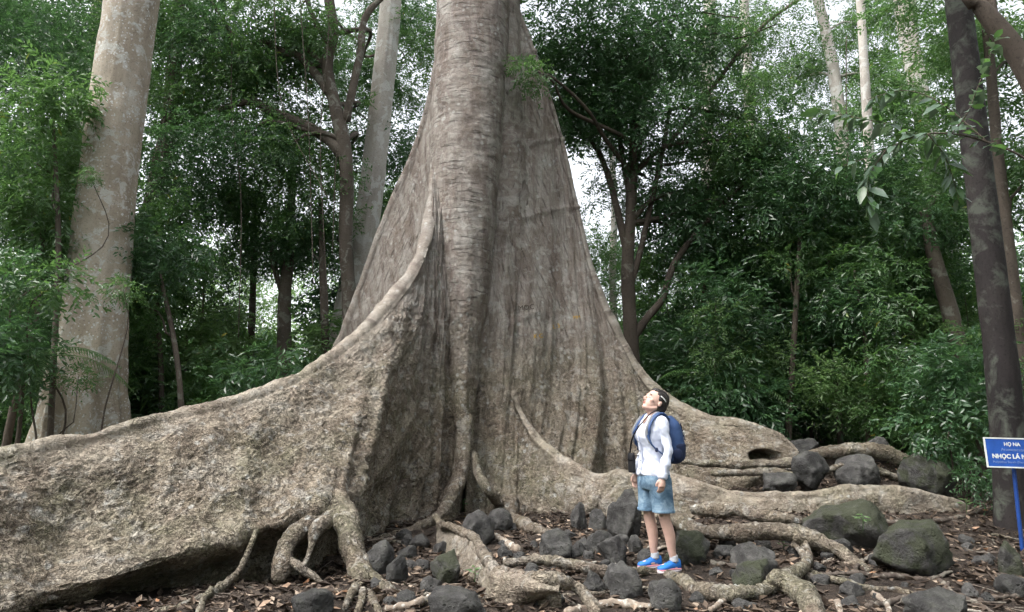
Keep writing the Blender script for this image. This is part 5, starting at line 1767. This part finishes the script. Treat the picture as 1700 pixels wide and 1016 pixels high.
# neck and head
body.append(tb([(-0.02, 0, 1.38, 0.058), (-0.012, 0, 1.44, 0.052), (0.004, 0, 1.50, 0.052), (0.012, 0, 1.535, 0.05)], 16, 14))
body += [hh(ell((0.008, 0, 0.115), (0.094, 0.074, 0.098))), hh(ell((0.045, 0, 0.055), (0.058, 0.058, 0.072))), hh(ell((0.078, 0, 0.008), (0.024, 0.028, 0.022))),
         hh(tb([(-0.005, 0.050, 0.045, 0.018), (0.035, 0.044, 0.018, 0.018), (0.078, 0.014, 0.006, 0.017)], 8, 10)), hh(tb([(-0.005, -0.050, 0.045, 0.018), (0.035, -0.044, 0.018, 0.018), (0.078, -0.014, 0.006, 0.017)], 8, 10)),
         hh(tb([(0.098, 0, 0.112, 0.008), (0.112, 0, 0.090, 0.010), (0.122, 0, 0.072, 0.012), (0.105, 0, 0.064, 0.010)], 8, 10)),
         hh(ell((0.104, 0.012, 0.068), (0.010, 0.008, 0.008))), hh(ell((0.104, -0.012, 0.068), (0.010, 0.008, 0.008))),
         hh(ell((0.094, 0, 0.125), (0.012, 0.045, 0.010))), hh(ell((0.062, 0.045, 0.078), (0.026, 0.018, 0.022))), hh(ell((0.062, -0.045, 0.078), (0.026, 0.018, 0.022))),
         hh(ell((0.096, 0, 0.044), (0.011, 0.021, 0.006))), hh(ell((0.094, 0, 0.034), (0.012, 0.018, 0.007)))]
for s in (1, -1):
    body.append(hh(ell((-0.008, s * 0.076, 0.085), (0.017, 0.008, 0.031), (0, R(-12), R(12) * s))))
mob('body', fuse('body', body, 0.006, M['skin'], 1), woman)

for s in (1, -1):
    V, F, _ = hh(ell((0.088, s * 0.030, 0.101), (0.010, 0.014, 0.008)))
    e = mob('eye', mesh_np('eye', V, F, M['eye_white']), woman)
    V, F, _ = hh(ell((0.0955, s * 0.030, 0.102), (0.004, 0.0065, 0.0065)))
    mob('iris', mesh_np('iris', V, F, M['eye_dark']), e)
    V, F, _ = hh(tb([(0.094, s * 0.014, 0.121, 0.003), (0.100, s * 0.030, 0.127, 0.0038), (0.088, s * 0.048, 0.121, 0.002)], 6, 8))
    mob('eyebrow', mesh_np('eyebrow', V, F, M['hair']), woman)
V, F, _ = join_arrays([hh(ell((0.102, 0, 0.0455), (0.008, 0.020, 0.0048))), hh(ell((0.1005, 0, 0.0365), (0.008, 0.017, 0.0055)))])
mob('lips', mesh_np('lips', V, F, M['lips']), woman)

# hair pulled back into a small knot
hair = [hh(ell((-0.016, 0, 0.132), (0.094, 0.083, 0.096))), hh(ell((-0.045, 0, 0.085), (0.064, 0.079, 0.090))), hh(ell((0.038, 0, 0.186), (0.045, 0.058, 0.030))),
        hh(ell((-0.030, 0.052, 0.10), (0.045, 0.030, 0.060))), hh(ell((-0.030, -0.052, 0.10), (0.045, 0.030, 0.060))), hh(ell((-0.092, 0, 0.020), (0.030, 0.028, 0.030))),
        tb([(-0.075, 0, 1.475, 0.024), (-0.095, 0.01, 1.44, 0.030), (-0.10, 0.015, 1.40, 0.022), (-0.098, 0.02, 1.37, 0.008)], 10, 12)]
hr = mob('hair', fuse('hair', hair, 0.006, M['hair'], 2, lambda c: 0.003 * np.sin(c[:, 1] * 260 + c[:, 0] * 60)), woman)
V, F, _ = hh(tb([(0.020, 0.075, 0.150, 0.0045), (-0.01, 0.0835, 0.142, 0.005), (-0.045, 0.083, 0.128, 0.0045)], 6, 8))
mob('hair_clip', mesh_np('hair_clip', V, F, M['white_plastic']), hr)


# shirt
def folds(c):
    z = c[:, 2]
    a = fbm(np.stack([c[:, 0] * 9 - z * 9, c[:, 1] * 9 + z * 7, z * 5], -1), 2, 5)
    b = fbm(c * 22, 2, 9)
    return 0.014 * a + 0.006 * b


shirt = [loft([(0.865, 0.005, 0, 0.134, 0.182), (0.90, 0.005, 0, 0.134, 0.180), (0.98, 0.005, 0, 0.120, 0.164), (1.07, 0.005, 0, 0.110, 0.148), (1.17, 0.012, 0, 0.118, 0.150), (1.255, 0.018, 0, 0.130, 0.160),
               (1.33, 0.0, 0, 0.110, 0.166), (1.385, -0.012, 0, 0.088, 0.160), (1.42, -0.016, 0, 0.066, 0.105), (1.445, -0.016, 0, 0.060, 0.072)], 40, 50),
         ell((0.085, 0.062, 1.235), (0.055, 0.06, 0.06)), ell((0.085, -0.062, 1.235), (0.055, 0.06, 0.06))]
for s in (1, -1):
    S, E, W = (np.array(q) for q in (SHO[s], ELB[s], WRI[s]))
    shirt.append(tb([(*(S + (0, -s * 0.03, 0.0)), 0.058), (*(S + (0, s * 0.008, -0.02)), 0.058), (*(S * 0.5 + E * 0.5), 0.051), (*E, 0.047), (*(E * 0.5 + W * 0.5), 0.045), (*(W * 0.95 + E * 0.05), 0.041), (*(W + (0, 0, 0.0)), 0.041)], 16, 36))
sh = mob('shirt', fuse('shirt', shirt, 0.010, M['shirt'], 3, folds), woman)
for s in (1, -1):
    E, W = np.array(ELB[s]), np.array(WRI[s])
    d = nrmz(W - E)
    V, F, _ = tb([(*(W - d * 0.045), 0.0445), (*(W - d * 0.02), 0.046), (*(W + d * 0.008), 0.045)], 18, 6)
    mob('cuff', mesh_np('cuff', V, F, M['shirt']), sh)
    # collar wing
    V, F, _ = join_arrays([tb([(-0.072, s * 0.020, 1.462, 0.014), (-0.030, s * 0.066, 1.462, 0.017), (0.020, s * 0.066, 1.435, 0.020), (0.062, s * 0.044, 1.385, 0.016), (0.080, s * 0.040, 1.345, 0.006)], 10, 18, 0.75)])
    mob('collar', mesh_np('collar', V, F, M['shirt']), sh)
V, F, _ = tb([(0.075, 0.0, 1.36, 0.010), (0.130, 0.0, 1.29, 0.010), (0.158, 0.0, 1.235, 0.010), (0.135, 0, 1.13, 0.010), (0.126, 0, 1.02, 0.010), (0.148, 0, 0.88, 0.010)], 8, 24)
mob('placket', mesh_np('placket', V, F, M['shirt']), sh)
for zb, xb in ((1.28, 0.146), (1.19, 0.157), (1.10, 0.142), (1.01, 0.137), (0.93, 0.150)):
    V, F, _ = ell((xb, 0.0, zb), (0.006, 0.007, 0.007), seg=8)
    mob('button', mesh_np('button', V, F, M['pack_grey']), sh)
V, F, _ = ell((0.070, 0.0, 1.395), (0.022, 0.030, 0.045), (0, R(-30), 0))
mob('neck_opening', mesh_np('neck_opening', V, F, M['skin']), sh)

# shorts
shorts = [loft([(0.74, 0, 0, 0.115, 0.17), (0.80, 0, 0, 0.130, 0.188), (0.88, 0, 0, 0.126, 0.182), (0.93, 0, 0, 0.112, 0.165)], 36, 20)]
for s in (1, -1):
    h, k = np.array(HIP[s]), np.array(KNEE[s])
    d = k - h
    shorts.append(loft([(0.535, *(h + d * 0.84 + (0.004, s * 0.006, 0))[:2], 0.100, 0.098), (0.62, *(h + d * 0.62)[:2], 0.102, 0.098), (0.72, *(h + d * 0.36)[:2], 0.108, 0.098), (0.84, *(h + d * 0.05)[:2], 0.118, 0.092)], 28, 24))
so = mob('shorts', fuse('shorts', shorts, 0.010, M['denim'], 2, lambda c: 0.008 * fbm(c * np.array((9, 9, 6.0)), 3, 3)), woman)
for s in (1, -1):
    h, k = np.array(HIP[s]), np.array(KNEE[s])
    q = h + (k - h) * 0.84 + (0.004, s * 0.006, 0)
    V, F, _ = loft([(0.533, q[0], q[1], 0.104, 0.102), (0.545, q[0], q[1], 0.1045, 0.1025), (0.557, q[0], q[1], 0.1035, 0.1015)], 28, 6)
    mob('hem', mesh_np('hem', V, F, M['denim']), so)


# shoes and socks
def shoe(s):
    a = np.array(ANK[s])
    yaw = R(4) * s
    xs = np.array((-0.065, -0.055, -0.02, 0.03, 0.08, 0.13, 0.165, 0.178))
    hw = np.array((0.020, 0.032, 0.036, 0.036, 0.042, 0.045, 0.034, 0.012))
    ht = np.array((0.085, 0.108, 0.112, 0.098, 0.078, 0.062, 0.052, 0.045))
    def sweep(z0, top, wf, n=30):
        c = catmull(np.stack([xs, 0 * xs, 0 * xs, hw * wf, top], -1), n)
        aa = np.linspace(0, 2 * math.pi, 20, endpoint=False)
        e = 0.7
        ca = np.sign(np.cos(aa)) * np.abs(np.cos(aa)) ** e; sa = np.sign(np.sin(aa)) * np.abs(np.sin(aa)) ** e
        zc = (z0 + c[:, 4]) / 2; zr = (c[:, 4] - z0) / 2
        # narrower towards the top
        G = np.stack([np.repeat(c[:, 0:1], 20, 1), c[:, 3:4] * ca[None] * (1 - 0.28 * (sa[None] > 0) * sa[None]), zc[:, None] + zr[:, None] * sa[None]], -1)
        V = np.vstack([G.reshape(-1, 3), [[xs[0] - 0.003, 0, zc[0]]], [[xs[-1] + 0.004, 0, zc[-1]]]])
        F = grid_faces(n, 20, True)
        i0, i1 = n * 20, n * 20 + 1
        T = [(i0, (k + 1) % 20, k) for k in range(20)] + [(i1, (n - 1) * 20 + k, (n - 1) * 20 + (k + 1) % 20) for k in range(20)]
        cy, sy = math.cos(yaw), math.sin(yaw)
        V = V @ np.array(((cy, sy, 0), (-sy, cy, 0), (0, 0, 1)))
        return V + np.array((a[0], a[1], 0)), [F, np.array(T)], None
    V, F, _ = sweep(0.016, ht, 1.0)
    o = mob('shoe', mesh_np('shoe', V, F, M['shoe_blue']), woman)
    V, F, _ = sweep(-0.012, np.interp(xs, (-0.07, 0.18), (0.034, 0.024)), 1.10)
    mob('sole', mesh_np('sole', V, F, M['shoe_sole']), o)
    V, F, _ = sweep(0.014, np.interp(xs, (-0.07, 0.02, 0.18), (0.026, 0.036, 0.030)), 1.12)
    mob('sole_stripe', mesh_np('sole_stripe', V, F, M['sole_pink']), o)
    for k, xl in enumerate((0.045, 0.065, 0.085)):
        zt = np.interp(xl, xs, ht) + 0.002
        V, F, _ = tb([(a[0] + xl, a[1] - 0.022, zt - 0.014, 0.0035), (a[0] + xl, a[1], zt + 0.001, 0.004), (a[0] + xl, a[1] + 0.022, zt - 0.014, 0.0035)], 6, 8)
        mob('lace', mesh_np('lace', V, F, M['pack_blue']), o)
    V, F, _ = tb([(a[0], a[1], 0.085, 0.042), (a[0], a[1], 0.115, 0.0405), (a[0] + 0.002, a[1], 0.138, 0.0385)], 18, 8)
    mob('sock', mesh_np('sock', V, F, M['sock']), woman)


for s in (1, -1):
    shoe(s)

# ---- daypack on her back: a thing of its own
pk = empty('backpack', woman.location[:], woman.rotation_euler[2])
pk.location.z += 0.95
tag(pk, 'blue and navy daypack worn on the back of the woman', 'backpack')
PZ = np.array((0, 0, -0.95))


def pmob(name, item, mat, parent=pk):
    V, F, _ = item
    return mob(name, mesh_np(name, V + PZ, F, M[mat]), parent)


pb = fuse('pack_body', [loft([(0.985, -0.190, 0.0, 0.058, 0.10), (1.02, -0.205, 0.0, 0.095, 0.128), (1.12, -0.212, 0, 0.106, 0.138), (1.25, -0.206, 0, 0.098, 0.136), (1.36, -0.190, 0, 0.080, 0.122), (1.435, -0.150, 0, 0.042, 0.085)], 36, 36)],
          0.010, M['pack_blue'], 2, lambda c: 0.006 * fbm(c * 14, 2, 8))
for v in pb.vertices:
    v.co.z -= 0.95
mob('pack_body', pb, pk)
low = fuse('lower_panel', [loft([(0.975, -0.195, 0.0, 0.055, 0.10), (1.02, -0.215, 0.0, 0.100, 0.132), (1.11, -0.222, 0, 0.106, 0.143), (1.165, -0.224, 0, 0.102, 0.142), (1.18, -0.215, 0, 0.086, 0.126)], 36, 20)], 0.010, M['pack_navy'], 2)
for v in low.vertices:
    v.co.z -= 0.95
mob('lower_panel', low, pk)
pmob('zip_seam', tb([(-0.255, 0.10, 1.36, 0.006), (-0.305, 0.06, 1.26, 0.006), (-0.300, 0.10, 1.20, 0.006)], 6, 14), 'pack_navy')
pmob('reflective_tab', tb([(-0.300, 0.075, 1.285, 0.011), (-0.318, 0.06, 1.24, 0.011)], 6, 6, 0.5), 'white_plastic')
pmob('top_handle', tb([(-0.125, 0.03, 1.41, 0.008), (-0.125, 0.015, 1.445, 0.008), (-0.125, -0.015, 1.445, 0.008), (-0.125, -0.03, 1.41, 0.008)], 6, 12), 'pack_navy')
pmob('side_pocket', ell((-0.195, 0.134, 1.065), (0.050, 0.022, 0.060)), 'pack_navy')
for s in (1, -1):
    pmob('shoulder_strap', tb([(-0.13, s * 0.075, 1.40, 0.026), (-0.06, s * 0.098, 1.455, 0.028), (0.02, s * 0.108, 1.435, 0.030), (0.092, s * 0.118, 1.36, 0.030), (0.122, s * 0.130, 1.27, 0.028), (0.100, s * 0.152, 1.17, 0.022), (0.02, s * 0.175, 1.09, 0.014), (-0.10, s * 0.165, 1.03, 0.012)], 10, 40, 0.42), 'pack_blue')
    pmob('strap_pad', tb([(0.055, s * 0.108, 1.425, 0.019), (0.108, s * 0.120, 1.345, 0.020), (0.138, s * 0.132, 1.27, 0.019), (0.116, s * 0.154, 1.18, 0.015)], 8, 20, 0.5), 'pack_grey')
    pmob('strap_buckle', ell((0.060, s * 0.176, 1.115), (0.018, 0.010, 0.022), seg=8), 'pack_navy')

# ---- small black bag on a long strap
bg = empty('shoulder_bag', woman.location[:], woman.rotation_euler[2])
bg.location.z += 0.9
tag(bg, 'small black bag hanging on a thin strap at the hip of the woman', 'bag')
PZ = np.array((0, 0, -0.90))
b_ = loft([(0.885, 0.150, -0.160, 0.022, 0.045), (0.90, 0.150, -0.160, 0.026, 0.052), (1.02, 0.150, -0.160, 0.026, 0.052), (1.06, 0.150, -0.160, 0.022, 0.048)], 24, 16)
pmob('bag_body', b_, 'black_fabric', bg)
pmob('flap', loft([(1.00, 0.156, -0.160, 0.024, 0.054), (1.05, 0.153, -0.160, 0.026, 0.053), (1.072, 0.150, -0.160, 0.018, 0.045)], 24, 8), 'black_fabric', bg)
pmob('strap', tb([(0.150, -0.190, 1.06, 0.008), (0.160, -0.150, 1.14, 0.009), (0.172, -0.085, 1.22, 0.009), (0.150, -0.02, 1.31, 0.009), (0.100, 0.035, 1.395, 0.009), (0.045, 0.078, 1.462, 0.009), (-0.02, 0.085, 1.482, 0.009), (-0.085, 0.05, 1.45, 0.009),
                  (-0.115, -0.02, 1.36, 0.009), (-0.12, -0.12, 1.20, 0.009), (-0.04, -0.19, 1.06, 0.009), (0.10, -0.205, 1.04, 0.009)], 8, 70, 0.6), 'black_fabric', bg)

# ------------------------------------------------------------------ the blue name sign
flat_mat('sign_blue', (0.016, 0.075, 0.33), 0.5, 0.35, 0.22, 9)
flat_mat('sign_white', (0.62, 0.64, 0.62), 0.55, 0.35, 0.1, 20)
flat_mat('sign_faint', (0.16, 0.24, 0.48), 0.55, 0.35)
flat_mat('post_blue', (0.012, 0.050, 0.22), 0.45, 0.4, 0.25, 10)
SY = 7.25
foot = RG(1697, 912, 0.0); SY = foot[1]
sg = empty('name_sign', tuple(foot))
tag(sg, 'blue name sign with white lettering on a blue post at the right edge', 'sign')
dep = SY / (CP - (508 - 752) / FPX * SP)
k = dep / FPX
cen = P(1682, 752, SY - 0.03)


def rel(q):
    return np.array(q) - foot


tilt = Euler((R(-6), R(1.4), R(-7)), 'XYZ').to_matrix()
TM = np.array(tilt)


def sbox(name, x0, x1, z0, z1, y0, y1, mat, parent=sg):
    V = np.array([(x, y, z) for x in (x0, x1) for y in (y0, y1) for z in (z0, z1)], float)
    V = V @ TM.T + rel(cen)
    F = np.array([(0, 1, 3, 2), (4, 6, 7, 5), (0, 4, 5, 1), (2, 3, 7, 6), (0, 2, 6, 4), (1, 5, 7, 3)])
    return mob(name, mesh_np(name, V, F, M[mat], False), parent)


W2, H2, bt = 43 * k, 24.5 * k, 2.1 * k
pl = sbox('panel', -W2 + bt * 0.5, W2 - bt * 0.5, -H2 + bt * 0.5, H2 - bt * 0.5, -0.004, 0.006, 'sign_blue')
sbox('border', -W2, W2, H2 - bt, H2, -0.008, 0.008, 'sign_white'); sbox('border', -W2, W2, -H2, -H2 + bt, -0.008, 0.008, 'sign_white')
sbox('border', -W2, -W2 + bt, -H2 + bt, H2 - bt, -0.0075, 0.0075, 'sign_white'); sbox('border', W2 - bt, W2, -H2 + bt, H2 - bt, -0.0075, 0.0075, 'sign_white')


def sign_text(txt, zc, width, mat, bold=0.0, name='lettering'):
    cu = bpy.data.curves.new('t', 'FONT')
    cu.body = txt
    cu.align_x = 'CENTER'; cu.align_y = 'CENTER'
    cu.size = 0.05
    cu.extrude = 0.0006
    cu.offset = bold
    ob = bpy.data.objects.new('t', cu)
    COL.objects.link(ob)
    dg = bpy.context.evaluated_depsgraph_get()
    me = bpy.data.meshes.new_from_object(ob.evaluated_get(dg))
    bpy.data.objects.remove(ob)
    co = np.empty(len(me.vertices) * 3, np.float32); me.vertices.foreach_get('co', co); co = co.reshape(-1, 3)
    wx = co[:, 0].max() - co[:, 0].min()
    s = width / wx
    cx = (co[:, 0].max() + co[:, 0].min()) / 2
    cz = (co[:, 1].max() + co[:, 1].min()) / 2
    V = np.stack([(co[:, 0] - cx) * s, -0.0055 - co[:, 2], (co[:, 1] - cz) * s + zc], -1) @ TM.T + rel(cen)
    me.vertices.foreach_set('co', V.astype(np.float32).ravel())
    me.materials.clear(); me.materials.append(M[mat])
    me.update()
    me.name = name
    return mob(name, me, pl)


sign_text('HỌ NA', 13.5 * k, 25 * k, 'sign_white', 0.0015)
sign_text('Annonaceae', 5.5 * k, 37 * k, 'sign_faint')
sign_text('NHỌC LÁ NHỎ', -5.5 * k, 66 * k, 'sign_white', 0.002)
sign_text('Polyalthia Benth (Pierre) Finet', -15.5 * k, 66 * k, 'sign_faint')
top = rel(P(1684, 776, SY + 0.012)) + np.array((0, 0.01, 0.1))
mob('post', tube_mesh('post', [(0.0, 0, -0.2, 0.02), (*(top * 0.5), 0.02), (*top, 0.02)], M['post_blue'], nseg=14, step=0.1, rough=0), sg)


# ------------------------------------------------------------------ marks painted and scratched on the right buttress
from mathutils.bvhtree import BVHTree
flat_mat('ochre_paint', (0.42, 0.25, 0.03), 0.8, 0.2)
flat_mat('scratch', (0.075, 0.058, 0.046), 0.9, 0.1)
bpy.context.view_layer.update()
_n = len(RB.data.vertices)
_co = np.empty(_n * 3, np.float32); RB.data.vertices.foreach_get('co', _co); _co = _co.reshape(-1, 3) + GOFF
_bv = BVHTree.FromPolygons([Vector(c) for c in _co.tolist()], [tuple(p.vertices) for p in RB.data.polygons])


def bark_mark(txt, px, py, wpx, mat, rot=0.0, name='painted_mark'):
    cu = bpy.data.curves.new('t', 'FONT'); cu.body = txt; cu.size = 1.0; cu.align_x = 'CENTER'; cu.resolution_u = 2
    ob = bpy.data.objects.new('t', cu); COL.objects.link(ob)
    me = bpy.data.meshes.new_from_object(ob.evaluated_get(bpy.context.evaluated_depsgraph_get()))
    bpy.data.objects.remove(ob)
    co = np.empty(len(me.vertices) * 3, np.float32); me.vertices.foreach_get('co', co); co = co.reshape(-1, 3)
    s = wpx / (co[:, 0].max() - co[:, 0].min())
    out = []
    o = Vector((0, 0, CAM_H))
    for x, y, _ in co:
        xx, yy = x * s, y * s
        a = px + xx * math.cos(rot) - yy * math.sin(rot); b = py - (xx * math.sin(rot) + yy * math.cos(rot))
        d = (Vector(P(a, b, 10.0)) - o).normalized()
        h = _bv.ray_cast(o, d)
        q = (h[0] - d * 0.012) if h[0] is not None else o + d * 11.5
        out.append(np.array(q) - GOFF)
    me.vertices.foreach_set('co', np.array(out, np.float32).ravel())
    me.materials.clear(); me.materials.append(M[mat]); me.update(); me.name = name
    mob(name, me, giant)


bark_mark('K C', 894, 561, 15, 'ochre_paint', 0.1)
bark_mark('. L 3', 922, 545, 16, 'ochre_paint', 0.2)
bark_mark('MH', 958, 529, 11, 'ochre_paint', 0.15)
bark_mark('MOC', 874, 514, 26, 'scratch', 0.12, 'scratched_mark')
